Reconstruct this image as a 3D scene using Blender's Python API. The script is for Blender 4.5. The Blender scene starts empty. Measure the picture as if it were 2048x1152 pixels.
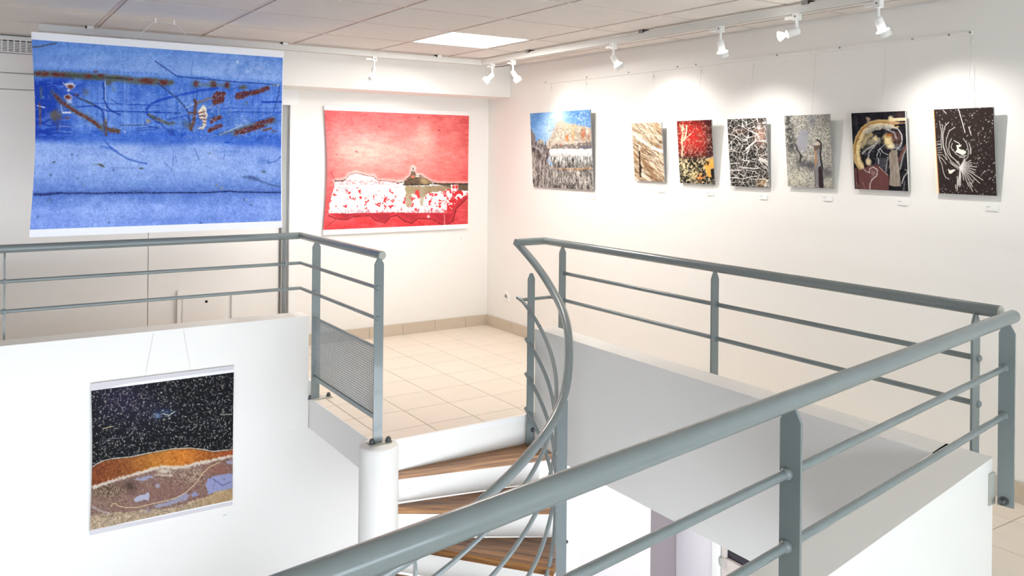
import bpy, math, random
import numpy as np
from mathutils import Vector, Matrix

# ------------------------------------------------------------------ camera, world, exposure
scene = bpy.context.scene
COL = scene.collection
EYE = 1.65
cam_data = bpy.data.cameras.new('camera')
cam_data.sensor_width = 36.0
cam_data.lens = 1681.0 / 2048.0 * 36.0
cam_data.shift_y = (311.35 - 576.0) / 2048.0
cam_data.clip_start = 0.05
cam = bpy.data.objects.new('camera', cam_data)
COL.objects.link(cam)
YAW, ROLL = 0.5766, 0.0097
def cam_axes():
    c, s = math.cos(YAW), math.sin(YAW)
    r0 = Vector((c, -s, 0)); d0 = Vector((0, 0, -1)); f0 = Vector((s, c, 0))
    c, s = math.cos(ROLL), math.sin(ROLL)
    return c * r0 - s * d0, s * r0 + c * d0, f0
_r, _d, _f = cam_axes()
cam.matrix_world = Matrix(((_r.x, -_d.x, -_f.x, 0), (_r.y, -_d.y, -_f.y, 0), (_r.z, -_d.z, -_f.z, EYE), (0, 0, 0, 1)))
scene.camera = cam

world = bpy.data.worlds.new('daylight'); scene.world = world
world.use_nodes = True
SKY_STRENGTH = 7.8
world.node_tree.nodes['Background'].inputs[0].default_value = (0.86, 0.93, 1.0, 1)
world.node_tree.nodes['Background'].inputs[1].default_value = SKY_STRENGTH
PANEL_POWER = 26.0      # every ceiling light panel, watts
SPOT_POWER = 23.0       # every track spot lamp
scene.view_settings.view_transform = 'Standard'
scene.view_settings.look = 'None'
scene.view_settings.gamma = 1.0
scene.view_settings.use_curve_mapping = False
scene.view_settings.exposure = 0.22
scene.cycles.max_bounces = 12
scene.cycles.diffuse_bounces = 8
scene.cycles.sample_clamp_indirect = 6.0

# ------------------------------------------------------------------ helpers
def lin(c):
    c = np.asarray(c, float) / 255.0
    return np.where(c <= 0.04045, c / 12.92, ((c + 0.055) / 1.055) ** 2.4)

def tag(o, label=None, cat=None, group=None, kind=None):
    if label: o['label'] = label
    if cat: o['category'] = cat
    if group: o['group'] = group
    if kind: o['kind'] = kind
    return o

def empty(name, loc, label=None, cat=None, group=None, kind=None, parent=None):
    o = bpy.data.objects.new(name, None)
    o.empty_display_size = 0.1
    COL.objects.link(o)
    o.location = loc
    if parent: set_parent(o, parent)
    return tag(o, label, cat, group, kind)

def world_of(o):
    if o.parent is None: return o.matrix_basis.copy()
    return world_of(o.parent) @ o.matrix_parent_inverse @ o.matrix_basis

def set_parent(o, p):
    o.parent = p
    o.matrix_parent_inverse = world_of(p).inverted()

class MB:
    """collects world-space geometry and links it as one mesh object"""
    def __init__(self): self.v = []; self.f = []
    def add(self, v, f):
        b = len(self.v)
        self.v += [tuple(p) for p in v]
        self.f += [tuple(i + b for i in q) for q in f]
        return self
    def box(self, x0, x1, y0, y1, z0, z1):
        v = [(x, y, z) for z in (z0, z1) for y in (y0, y1) for x in (x0, x1)]
        return self.add(v, [(0, 2, 3, 1), (4, 5, 7, 6), (0, 1, 5, 4), (2, 6, 7, 3), (0, 4, 6, 2), (1, 3, 7, 5)])
    def bbox(self, x0, x1, y0, y1, z0, z1, b=0.002):
        """box with a chamfered top edge"""
        v = [(x0, y0, z0), (x1, y0, z0), (x1, y1, z0), (x0, y1, z0),
             (x0, y0, z1 - b), (x1, y0, z1 - b), (x1, y1, z1 - b), (x0, y1, z1 - b),
             (x0 + b, y0 + b, z1), (x1 - b, y0 + b, z1), (x1 - b, y1 - b, z1), (x0 + b, y1 - b, z1)]
        f = [(3, 2, 1, 0), (8, 9, 10, 11)]
        for i in range(4):
            j = (i + 1) % 4
            f += [(i, j, j + 4, i + 4), (i + 4, j + 4, j + 8, i + 8)]
        return self.add(v, f)
    def prism(self, pts, vec):
        """polygon pts (3-D, planar, counter-clockwise seen from -vec) pushed along vec"""
        n = len(pts); vec = Vector(vec)
        v = [Vector(p) for p in pts] + [Vector(p) + vec for p in pts]
        f = [tuple(range(n - 1, -1, -1)), tuple(range(n, 2 * n))]
        f += [(i, (i + 1) % n, (i + 1) % n + n, i + n) for i in range(n)]
        return self.add(v, f)
    def tube(self, pts, r, seg=16, caps=True):
        P = [Vector(p) for p in pts]; n = len(P)
        D = [(P[i + 1] - P[i]).normalized() for i in range(n - 1)]
        up = Vector((0, 0, 1)) if abs(D[0].z) < 0.9 else Vector((1, 0, 0))
        a = D[0].cross(up).normalized(); b = a.cross(D[0]).normalized()
        v = []
        for i in range(n):
            din = D[max(i - 1, 0)]; dout = D[min(i, n - 2)]
            nn = (din + dout).normalized()
            for k in range(seg):
                t = 2 * math.pi * k / seg
                o = (a * math.cos(t) + b * math.sin(t)) * r
                v.append(P[i] + o - din * (o.dot(nn) / din.dot(nn)))
            if 0 < i < n - 1 or i == 0:
                q = din.rotation_difference(dout)
                a = q @ a; b = q @ b
        f = []
        for i in range(n - 1):
            for k in range(seg):
                k2 = (k + 1) % seg
                f.append((i * seg + k, i * seg + k2, (i + 1) * seg + k2, (i + 1) * seg + k))
        if caps:
            f.append(tuple(range(seg - 1, -1, -1))); f.append(tuple((n - 1) * seg + k for k in range(seg)))
        return self.add(v, f)
    def lathe(self, prof, base, axis, seg=20):
        """prof: (radius, height) pairs along axis from base"""
        ax = Vector(axis).normalized(); base = Vector(base)
        up = Vector((0, 0, 1)) if abs(ax.z) < 0.9 else Vector((1, 0, 0))
        a = ax.cross(up).normalized(); b = ax.cross(a).normalized()
        v = []; f = []
        for r, h in prof:
            for k in range(seg):
                t = 2 * math.pi * k / seg
                v.append(base + ax * h + (a * math.cos(t) + b * math.sin(t)) * r)
        n = len(prof)
        for i in range(n - 1):
            for k in range(seg):
                k2 = (k + 1) % seg
                f.append((i * seg + k, i * seg + k2, (i + 1) * seg + k2, (i + 1) * seg + k))
        f.append(tuple(range(seg - 1, -1, -1))); f.append(tuple((n - 1) * seg + k for k in range(seg)))
        return self.add(v, f)
    def build(self, name, mat, parent=None, smooth=False, origin=None):
        V = np.array(self.v, float)
        if origin is None:
            origin = ((V[:, 0].min() + V[:, 0].max()) / 2, (V[:, 1].min() + V[:, 1].max()) / 2, V[:, 2].min())
        me = bpy.data.meshes.new(name)
        me.from_pydata([tuple(p) for p in V - np.array(origin)], [], self.f)
        import bmesh
        bm = bmesh.new(); bm.from_mesh(me)
        bmesh.ops.recalc_face_normals(bm, faces=bm.faces)
        bm.to_mesh(me); bm.free()
        me.materials.append(mat)
        if smooth:
            me.shade_smooth()
            me.set_sharp_from_angle(angle=math.radians(40))
        o = bpy.data.objects.new(name, me)
        COL.objects.link(o)
        o.location = origin
        if parent: set_parent(o, parent)
        return o

def clone(src, loc, parent=None, rot=None, scale=None):
    o = src.copy(); COL.objects.link(o); o.location = loc
    if rot is not None: o.rotation_euler = rot
    if scale is not None: o.scale = scale
    if parent: set_parent(o, parent)
    return o

# ------------------------------------------------------------------ materials
def new_mat(name):
    m = bpy.data.materials.new(name); m.use_nodes = True
    return m, m.node_tree.nodes, m.node_tree.links, m.node_tree.nodes['Principled BSDF']

def simple(name, rgb, rough=0.5, metal=0.0, noise=0.0, nscale=6.0, bump=0.0, bscale=60.0, coat=0.0, spec=0.5):
    m, N, L, B = new_mat(name)
    c = tuple(lin(rgb)) + (1,)
    B.inputs['Base Color'].default_value = c
    B.inputs['Roughness'].default_value = rough
    B.inputs['Metallic'].default_value = metal
    B.inputs['Coat Weight'].default_value = coat
    B.inputs['Specular IOR Level'].default_value = spec
    tc = N.new('ShaderNodeTexCoord')
    if noise:
        t = N.new('ShaderNodeTexNoise'); t.inputs['Scale'].default_value = nscale; t.inputs['Detail'].default_value = 5
        r = N.new('ShaderNodeMix'); r.data_type = 'RGBA'
        r.inputs[6].default_value = tuple(x * (1 - noise) for x in c[:3]) + (1,)
        r.inputs[7].default_value = tuple(min(1, x * (1 + noise)) for x in c[:3]) + (1,)
        L.new(tc.outputs['Object'], t.inputs['Vector']); L.new(t.outputs['Fac'], r.inputs[0]); L.new(r.outputs[2], B.inputs['Base Color'])
    if bump:
        t2 = N.new('ShaderNodeTexNoise'); t2.inputs['Scale'].default_value = bscale; t2.inputs['Detail'].default_value = 4
        b = N.new('ShaderNodeBump'); b.inputs['Strength'].default_value = bump; b.inputs['Distance'].default_value = 0.004
        L.new(tc.outputs['Object'], t2.inputs['Vector']); L.new(t2.outputs['Fac'], b.inputs['Height']); L.new(b.outputs['Normal'], B.inputs['Normal'])
    return m

def emit(name, rgb, strength):
    m, N, L, B = new_mat(name)
    B.inputs['Base Color'].default_value = (0.8, 0.8, 0.8, 1)
    B.inputs['Emission Color'].default_value = tuple(lin(rgb)) + (1,)
    B.inputs['Emission Strength'].default_value = strength
    return m

def wood():
    m, N, L, B = new_mat('oiled_wood')
    tc = N.new('ShaderNodeTexCoord'); oi = N.new('ShaderNodeObjectInfo')
    mp = N.new('ShaderNodeMapping'); mp.inputs['Scale'].default_value = (1.2, 26.0, 26.0)
    add = N.new('ShaderNodeVectorMath'); add.operation = 'ADD'
    mul = N.new('ShaderNodeVectorMath'); mul.operation = 'SCALE'; mul.inputs[3].default_value = 7.0
    cmb = N.new('ShaderNodeCombineXYZ')
    for i in range(3): L.new(oi.outputs['Random'], cmb.inputs[i])
    L.new(cmb.outputs[0], mul.inputs[0]); L.new(tc.outputs['Object'], mp.inputs['Vector'])
    L.new(mp.outputs[0], add.inputs[0]); L.new(mul.outputs[0], add.inputs[1])
    t = N.new('ShaderNodeTexNoise'); t.inputs['Scale'].default_value = 2.2; t.inputs['Detail'].default_value = 6; t.inputs['Distortion'].default_value = 0.6
    L.new(add.outputs[0], t.inputs['Vector'])
    cr = N.new('ShaderNodeValToRGB')
    e = cr.color_ramp.elements
    e[0].position = 0.3; e[0].color = tuple(lin((86, 58, 32))) + (1,)
    e[1].position = 0.72; e[1].color = tuple(lin((180, 130, 78))) + (1,)
    k = cr.color_ramp.elements.new(0.5); k.color = tuple(lin((142, 96, 52))) + (1,)
    L.new(t.outputs['Fac'], cr.inputs[0])
    hs = N.new('ShaderNodeHueSaturation')
    mr = N.new('ShaderNodeMapRange'); mr.inputs[3].default_value = 0.6; mr.inputs[4].default_value = 1.15
    L.new(oi.outputs['Random'], mr.inputs[0]); L.new(mr.outputs[0], hs.inputs['Value']); L.new(cr.outputs[0], hs.inputs['Color'])
    L.new(hs.outputs[0], B.inputs['Base Color'])
    B.inputs['Roughness'].default_value = 0.38
    return m

def tile_mat(name, rgb, rough, var=0.03):
    m, N, L, B = new_mat(name)
    oi = N.new('ShaderNodeObjectInfo'); tc = N.new('ShaderNodeTexCoord')
    t = N.new('ShaderNodeTexNoise'); t.inputs['Scale'].default_value = 9.0; t.inputs['Detail'].default_value = 6
    L.new(tc.outputs['Object'], t.inputs['Vector'])
    hs = N.new('ShaderNodeHueSaturation'); hs.inputs['Color'].default_value = tuple(lin(rgb)) + (1,)
    mr = N.new('ShaderNodeMapRange'); mr.inputs[3].default_value = 1 - var; mr.inputs[4].default_value = 1 + var
    m2 = N.new('ShaderNodeMapRange'); m2.inputs[3].default_value = 0.95; m2.inputs[4].default_value = 1.05
    mu = N.new('ShaderNodeMath'); mu.operation = 'MULTIPLY'
    L.new(oi.outputs['Random'], mr.inputs[0]); L.new(t.outputs['Fac'], m2.inputs[0])
    L.new(mr.outputs[0], mu.inputs[0]); L.new(m2.outputs[0], mu.inputs[1]); L.new(mu.outputs[0], hs.inputs['Value'])
    L.new(hs.outputs[0], B.inputs['Base Color'])
    B.inputs['Roughness'].default_value = rough
    return m

def print_mat(name, rough=0.45, grain=0.0):
    m, N, L, B = new_mat(name)
    a = N.new('ShaderNodeAttribute'); a.attribute_name = 'ink'
    L.new(a.outputs['Color'], B.inputs['Base Color'])
    B.inputs['Roughness'].default_value = rough
    B.inputs['Specular IOR Level'].default_value = 0.12
    return m

M = {}
M['wall'] = simple('white_wall_paint', (238, 236, 232), 0.6, bump=0.04, bscale=90)
M['ledge'] = simple('cream_ledge_paint', (232, 226, 216), 0.55, bump=0.04, bscale=70)
M['panel'] = simple('offwhite_panel', (240, 237, 233), 0.35, bump=0.02, bscale=8)
M['ceiling'] = tile_mat('ceiling_tile', (222, 217, 212), 0.85, 0.012)
M['tbar'] = simple('ceiling_grid_bar', (214, 198, 188), 0.5)
M['gap'] = simple('dark_gap', (52, 44, 40), 0.9)
M['tile'] = tile_mat('cream_floor_tile', (223, 212, 197), 0.3)
M['skirt'] = tile_mat('skirting_tile', (201, 188, 170), 0.35, 0.02)
M['grout'] = simple('grout', (148, 128, 110), 0.9)
def rail_paint():
    m = simple('grey_rail_paint', (125, 134, 135), 0.25, noise=0.05, nscale=14, coat=0.25)
    N, L = m.node_tree.nodes, m.node_tree.links; B = N['Principled BSDF']
    src = B.inputs['Base Color'].links[0].from_socket
    tc = N.new('ShaderNodeTexCoord'); v = N.new('ShaderNodeTexVoronoi'); v.inputs['Scale'].default_value = 11.0
    L.new(tc.outputs['Object'], v.inputs['Vector'])
    sep = N.new('ShaderNodeSeparateColor'); L.new(v.outputs['Color'], sep.inputs[0])
    a = N.new('ShaderNodeMath'); a.operation = 'LESS_THAN'; a.inputs[1].default_value = 0.05; L.new(v.outputs['Distance'], a.inputs[0])
    b = N.new('ShaderNodeMath'); b.operation = 'GREATER_THAN'; b.inputs[1].default_value = 0.6; L.new(sep.outputs[0], b.inputs[0])
    c = N.new('ShaderNodeMath'); c.operation = 'MULTIPLY'; L.new(a.outputs[0], c.inputs[0]); L.new(b.outputs[0], c.inputs[1])
    mx = N.new('ShaderNodeMix'); mx.data_type = 'RGBA'; mx.inputs[7].default_value = (0.03, 0.03, 0.03, 1)
    L.new(c.outputs[0], mx.inputs[0]); L.new(src, mx.inputs[6]); L.new(mx.outputs[2], B.inputs['Base Color'])
    return m
M['paint'] = rail_paint()
M['bolt'] = simple('dark_bolt', (88, 90, 92), 0.4, 0.6)
M['plate'] = simple('galvanised_plate', (186, 186, 178), 0.45, 0.1)
M['white'] = simple('white_enamel', (240, 240, 238), 0.35)
M['track'] = simple('track_aluminium', (225, 224, 220), 0.4)
M['paper'] = simple('print_paper', (236, 236, 240), 0.6)
M['wire'] = simple('nylon_wire', (212, 212, 210), 0.3)
M['card'] = simple('caption_card', (236, 236, 234), 0.6)
M['ink'] = simple('caption_ink', (190, 190, 192), 0.7)
M['edge'] = simple('board_edge', (150, 150, 148), 0.5)
M['wood'] = wood()
M['lower'] = simple('lower_wall_paint', (234, 230, 236), 0.6, bump=0.03)
M['lowfloor'] = simple('lower_floor', (112, 106, 102), 0.5)
M['shade'] = simple('shaded_wall_tone', (146, 134, 137), 0.6)  # wall face standing in shade, its darkness put into the colour
M['door'] = simple('door_paint', (226, 222, 226), 0.45)
M['leaf'] = simple('beige_door', (214, 202, 196), 0.5)
M['glassdark'] = simple('dark_glazing', (26, 18, 34), 0.1)
M['panel_light'] = emit('light_diffuser', (255, 252, 246), 9.0)
M['bulb'] = emit('lamp_glow', (255, 252, 244), 14.0)
M['frame'] = simple('window_frame_paint', (236, 236, 236), 0.4)
def glass():
    m, N, L, B = new_mat('window_glass')
    out = N['Material Output']; N.remove(B)
    t = N.new('ShaderNodeBsdfTransparent'); t.inputs[0].default_value = (0.93, 0.96, 0.97, 1)
    L.new(t.outputs[0], out.inputs[0])
    return m
M['glass'] = glass()

# ------------------------------------------------------------------ the room shell
XR, YB, ZC = 4.28, 7.01, 2.49          # right wall, back wall, ceiling
XL, YW = -4.6, -2.2                    # left wall, window wall behind the camera
XE, YE = 1.97, 4.43                    # landing: left edge, front edge
WX, ZT = 3.05, 0.55                    # right parapet inner face, parapet top
SB, ZL = -0.21, -2.75                  # slab underside, lower floor
YF = 5.53                              # left parapet front face
def S(name, mb, mat, parent=None, smooth=False):
    o = mb.build(name, mat, parent, smooth)
    if parent is None: o['kind'] = 'structure'
    return o
near_in = lambda x: 1.174 + 0.1985 * x
near_out = lambda x: 1.0477 + 0.183 * x

floor = MB()
floor.box(XE, XR + 0.6, YE, 7.2, SB, -0.012)                       # landing
floor.box(XL, XE, YF + 0.01, 7.2, SB, -0.012)                      # strip behind the left parapet
floor.box(WX + 0.01, XR + 0.6, 1.7, YE, SB, -0.012)                # corridor along the right wall
def quadprism(a, b, c, d, z0, z1):
    return MB().prism([(a[0], a[1], z0), (b[0], b[1], z0), (c[0], c[1], z0), (d[0], d[1], z0)], (0, 0, z1 - z0))
q = quadprism((XL, YW), (XR + 0.6, YW), (XR + 0.6, near_out(XR) + 0.05), (XL, near_out(XL) + 0.05), SB, -0.012)
floor.add(q.v, q.f)
FLOOR = S('floor', floor, M['wall'])
g = MB().box(XE + 0.002, XR, YE + 0.012, YB, -0.0118, -0.0075); g.box(WX + 0.16, XR, -0.6, YE, -0.0118, -0.0075)
g.build('grout_bed', M['grout'], FLOOR)
S_ = MB().box(XL, XE - 0.02, YF + 0.17, 7.05, -0.0118, 0.0); S_.box(XL, 3.15, YW, 0.3, -0.0118, 0.0)
S_.build('floor_finish', M['tile'], FLOOR)
# tiles, one object each
TX, TY, TP, TQ = 4.037, 4.59, 0.331, 0.3275
def lines(o, p, lo, hi):
    a = o - math.ceil((o - lo) / p) * p
    out = [lo]
    while a < hi - 1e-6:
        if a > lo + 0.012: out.append(a)
        a += p
    return out + [hi]
protos = {}
def tile(x0, x1, y0, y1):
    j = 0.0022
    w, d = round(x1 - x0 - 2 * j, 3), round(y1 - y0 - 2 * j, 3)
    if w < 0.015 or d < 0.015: return
    c = ((x0 + x1) / 2, (y0 + y1) / 2, -0.0075)
    if (w, d) in protos: clone(protos[(w, d)], c, FLOOR)
    else:
        protos[(w, d)] = MB().bbox(c[0] - w / 2, c[0] + w / 2, c[1] - d / 2, c[1] + d / 2, c[2], 0.0, 0.0012).build('tile', M['tile'], FLOOR, origin=c)
xs = lines(TX, TP, XE + 0.004, XR - 0.012); ys = lines(TY, TQ, YE + 0.014, YB - 0.012)
for i in range(len(xs) - 1):
    for k in range(len(ys) - 1): tile(xs[i], xs[i + 1], ys[k], ys[k + 1])
xs = lines(TX, TP, WX + 0.17, XR - 0.012); ys = lines(TY, TQ, 0.3, YE + 0.012)
for i in range(len(xs) - 1):
    for k in range(len(ys) - 1): tile(xs[i], xs[i + 1], ys[k], ys[k + 1])
MB().box(XE + 0.1, WX, YE - 0.006, YE + 0.012, -0.03, 0.003).build('edge_strip', M['white'], FLOOR)
MB().box(XE - 0.002, XE + 0.0045, YE + 0.012, YF - 0.012, -0.03, 0.0005).build('edge_strip', M['wall'], FLOOR)

# walls
S('wall_right', MB().box(XR, XR + 0.15, YW, 7.2, 0.0, ZC + 0.05), M['wall'])
S('wall_back', MB().box(2.36, XR, YB, YB + 0.19, 0.0, ZC + 0.05), M['wall'])
S('wall_soffit', MB().box(0.95, XR - 0.001, 6.617, YB, 2.195, ZC - 0.002), M['wall'])
wl = MB()
wl.box(XL - 0.15, XL, YW, 7.2, 0.0, ZC + 0.05)
S('wall_left', wl, simple('dim_wall_tone', (120, 116, 112), 0.7))  # out-of-view wall, darkened to cut light bouncing onto the rails
WB = S('wall_closet', MB().box(XL, 2.36, 7.085, 7.2, 0.0, ZC + 0.05), M['panel'])
MB().box(XL, 1.202, 7.06, 7.0845, 0.0, 2.09).build('panel', M['panel'], WB)
MB().box(1.208, 2.235, 7.06, 7.0845, 0.0, 2.09).build('panel', M['panel'], WB)
MB().box(XL, 2.235, 7.055, 7.0845, 2.097, 2.208).build('panel', M['panel'], WB)
MB().box(XL, 2.235, 7.06, 7.0845, 2.215, 2.352).build('panel', M['panel'], WB)
MB().box(2.25, 2.305, 7.03, 7.0845, 0.0, 2.06).build('jamb_recess', simple('grey_jamb', (176, 176, 174), 0.5), WB)
MB().box(2.305, 2.36, 6.995, 7.0845, 0.0, 2.06).build('jamb', M['white'], WB)
MB().box(2.236, 2.375, 6.985, 7.0845, 2.06, 2.2).build('head_rail', M['white'], WB)
# small access hatch in the closet wall
h = MB().box(1.464, 1.80, 7.048, 7.0598, 0.1, 0.50).build('hatch', M['panel'], WB)
MB().lathe([(0.011, 0), (0.011, 0.004)], (1.645, 7.0478, 0.445), (0, -1, 0), 16).build('keyhole', M['gap'], h)
MB().box(1.42, 1.44, 7.035, 7.0598, 0.1, 0.55).build('hatch_stile', M['wall'], WB)
MB().box(1.845, 1.86, 7.045, 7.0598, 0.1, 0.51).build('hatch_stile', M['wall'], WB)
# ventilation grille at the top of the closet wall
VG = empty('vent_grille', (0.1, 7.05, 2.36), 'white slotted ventilation grille under the ceiling beside the blue poster', 'vent')
MB().box(-0.6, 0.9, 7.075, 7.0845, 2.37, 2.455).build('shadow_box', M['gap'], VG)
MB().box(-0.6, 0.9, 7.05, 7.062, 2.448, 2.478).build('top_flange', M['white'], VG)
MB().box(-0.6, 0.9, 7.05, 7.062, 2.357, 2.368).build('bottom_flange', M['white'], VG)
for k in range(6):
    MB().box(-0.6, 0.9, 7.054, 7.060, 2.3735 + k * 0.0118, 2.3805 + k * 0.0118).build('louvre_bar', M['white'], VG)
xk = 0.2115 - 0.0385 * 20
while xk < 0.9:
    MB().box(xk - 0.0045, xk + 0.0045, 7.053, 7.061, 2.366, 2.45).build('upright_bar', M['white'], VG)
    xk += 0.0385

# ceiling: slab, grid bars, tiles
CE = S('ceiling', MB().box(XL - 0.15, XR + 0.15, YW - 0.15, 7.2, ZC + 0.05, ZC + 0.2), M['ceiling'])
GX = [2.745 + 0.672 * k for k in range(-10, 4)]
GY = [4.99 + 0.655 * k for k in range(-13, 4)]
GX = [x for x in GX if XL < x < XR]; GY = [y for y in GY if YW < y < 7.05]
for x in GX:
    MB().box(x - 0.012, x + 0.012, YW, 7.05, ZC - 0.001, ZC + 0.006).build('grid_bar', M['tbar'], CE)
for y in GY:
    MB().box(XL, XR, y - 0.012, y + 0.012, ZC - 0.0015, ZC + 0.005).build('grid_bar', M['tbar'], CE)
MB().box(XL, XR, YW, 7.1, ZC + 0.02, ZC + 0.025).build('ceiling_void', M['gap'], CE)
cx = [XL] + GX + [XR]; cy = [YW] + GY + [7.05]
lit = [(2.745 + 0.672 * a, 4.99 + 0.655 * b) for a, b in ((0, 0),)]
cprot = {}
for i in range(len(cx) - 1):
    for k in range(len(cy) - 1):
        x0, x1, y0, y1 = cx[i], cx[i + 1], cy[k], cy[k + 1]
        if any(abs(x0 - a) < 0.01 and abs(y0 - b) < 0.01 for a, b in lit): continue
        w, d = round(x1 - x0 - 0.034, 3), round(y1 - y0 - 0.034, 3)
        c = ((x0 + x1) / 2, (y0 + y1) / 2, ZC - 0.004)
        if (w, d) in cprot: clone(cprot[(w, d)], c, CE)
        else: cprot[(w, d)] = MB().box(c[0] - w / 2, c[0] + w / 2, c[1] - d / 2, c[1] + d / 2, ZC - 0.004, ZC + 0.012).build('ceiling_panel', M['ceiling'], CE, origin=c)
for n, (a, b) in enumerate(lit):
    lab = 'glowing square light panel set in the ceiling near the room corner'
    lp = empty('ceiling_light', (a + 0.336, b + 0.3275, ZC), lab, 'ceiling light')
    MB().box(a + 0.026, a + 0.646, b + 0.026, b + 0.629, ZC - 0.003, ZC + 0.004).build('diffuser', M['panel_light'], lp)
    fr = MB()
    for (p, q_, r, s) in ((0.012, 0.66, 0.012, 0.026), (0.012, 0.66, 0.629, 0.643), (0.012, 0.026, 0.026, 0.629), (0.646, 0.66, 0.026, 0.629)):
        fr.box(a + p, a + q_, b + r, b + s, ZC - 0.005, ZC + 0.01)
    fr.build('frame', M['white'], lp)
    ld = bpy.data.lights.new('panel_lamp', 'AREA'); ld.shape = 'SQUARE'; ld.size = 0.58; ld.energy = PANEL_POWER; ld.color = (1.0, 0.96, 0.90)
    lo = bpy.data.objects.new('panel_lamp', ld); COL.objects.link(lo); lo.location = (a + 0.336, b + 0.3275, ZC - 0.012)
    set_parent(lo, lp)

# window wall behind the camera, two wide windows
ww = MB()
ww.box(XL, XR, YW - 0.15, YW, -0.0, 0.60); ww.box(XL, XR, YW - 0.15, YW, 1.90, ZC + 0.05)
wins = [(-0.6, 1.5), (1.75, 3.95)]
for a, b in ((XL, -0.6), (1.5, 1.75), (3.95, XR)): ww.box(a, b, YW - 0.15, YW, 0.60, 1.90)
S('wall_window', ww, M['wall'])
for n, (a, b) in enumerate(wins):
    w = MB()
    for x0, x1, z0, z1 in ((a, b, 0.60, 0.66), (a, b, 1.84, 1.90), (a, a + 0.06, 0.66, 1.84), (b - 0.06, b, 0.66, 1.84), ((a + b) / 2 - 0.03, (a + b) / 2 + 0.03, 0.66, 1.84)):
        w.box(x0, x1, YW - 0.1, YW - 0.04, z0, z1)
    wo = S('window_%d' % (n + 1), w, M['frame'])
    for s0, s1 in ((a + 0.06, (a + b) / 2 - 0.03), ((a + b) / 2 + 0.03, b - 0.06)):
        MB().box(s0, s1, YW - 0.075, YW - 0.069, 0.66, 1.84).build('pane', M['glass'], wo)
    pd = bpy.data.lights.new('daylight_portal', 'AREA'); pd.shape = 'RECTANGLE'; pd.size = b - a; pd.size_y = 1.3
    pd.cycles.is_portal = True
    po = bpy.data.objects.new('daylight_portal', pd); COL.objects.link(po)
    po.location = ((a + b) / 2, YW - 0.16, 1.25); po.rotation_euler = (math.radians(90), 0, math.radians(180))

# parapets round the stairwell
S('wall_parapet_left', MB().box(XL, XE - 0.006, YF - 0.005, YF + 0.17, SB, ZT), M['wall'])
S('wall_parapet_right', MB().box(WX, WX + 0.15, near_in(WX) - 0.02, YE - 0.03, SB, ZT), M['wall'])
q = quadprism((XL, near_out(XL)), (3.2, near_out(3.2)), (3.2, near_in(3.2)), (XL, near_in(XL)), SB, ZT)
S('wall_parapet_near', q, M['wall'])
q = quadprism((XL, near_out(XL) - 0.014), (3.21, near_out(3.2) - 0.014), (3.21, near_out(3.2)), (XL, near_out(XL)), 0.0, 0.095)
S('baseboard_near', q, M['white'])
S('trim_1', MB().bbox(XE - 0.005, XE + 0.022, YF - 0.01, YF + 0.03, 0.0, 0.115, 0.006), M['white'])
# skirting tiles
BBk = S('baseboard_back', MB().box(2.36, XR - 0.0005, YB - 0.006, YB - 0.0005, 0.0, 0.098), M['grout'])
e = [2.36] + [TX - TP * k for k in range(5, -1, -1)] + [XR - 0.012]
for a, b in zip(e[:-1], e[1:]):
    if b - a > 0.03: MB().box(a + 0.0015, b - 0.0015, YB - 0.0125, YB - 0.0062, 0.0, 0.1).build('tile', M['skirt'], BBk)
BBr = S('baseboard_right', MB().box(XR - 0.006, XR - 0.0005, -1.0, YB - 0.007, 0.0, 0.098), M['grout'])
y = 6.538 - 0.331 * 22
ee = [y + 0.331 * k for k in range(23)] + [YB - 0.007]
for a, b in zip(ee[:-1], ee[1:]):
    MB().box(XR - 0.0125, XR - 0.0062, a + 0.0015, b - 0.0015, 0.0, 0.1).build('tile', M['skirt'], BBr)

# lower level
S('floor_lower', MB().box(XL - 0.6, XR + 1.4, YW, 7.2, ZL - 0.1, ZL), M['lowfloor'])
S('wall_lower_back', MB().box(XL, XR, YF - 0.005, YF + 0.17, ZL, SB - 0.0005), M['wall'])
LY, LX = 4.756, 4.645
S('wall_lower_right', MB().box(XR, XR + 0.1, LY, YF - 0.006, ZL, SB - 0.0005), M['lower'])
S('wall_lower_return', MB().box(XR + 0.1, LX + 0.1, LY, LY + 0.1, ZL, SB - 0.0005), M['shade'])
lw = S('wall_lower_passage', MB().box(LX + 0.1, LX + 0.2, -1.0, LY + 0.1, ZL, SB - 0.0005), M['lower'])
d1 = MB().box(LX, LX + 0.0995, 4.37, LY - 0.003, ZL, SB - 0.001).build('door_1', M['door']); d1['kind'] = 'structure'
MB().box(LX - 0.02, LX + 0.0995, 4.318, 4.362, ZL, SB - 0.001).build('door_frame', M['white'], d1)
d2 = MB().box(LX + 0.02, LX + 0.0995, 3.45, 4.31, ZL, -1.27).build('door_2', M['leaf']); d2['kind'] = 'structure'
MB().box(LX + 0.02, LX + 0.0995, 4.272, 4.31, -1.268, SB - 0.001).build('door_stile', M['leaf'], d2)
MB().box(LX + 0.045, LX + 0.0995, 3.5, 4.271, -1.268, SB - 0.001).build('pane', M['glassdark'], d2)
MB().box(LX - 0.005, LX + 0.0195, 4.275, 4.30, -1.33, -1.27).build('hinge', M['plate'], d2)
S('wall_lower_left', MB().box(XL - 0.15, XL, YW, YF - 0.006, ZL, SB - 0.0005), simple('dim_lower_tone', (120, 116, 118), 0.7))  # unseen wall, darkened to lessen bounce light in the stairwell
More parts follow.
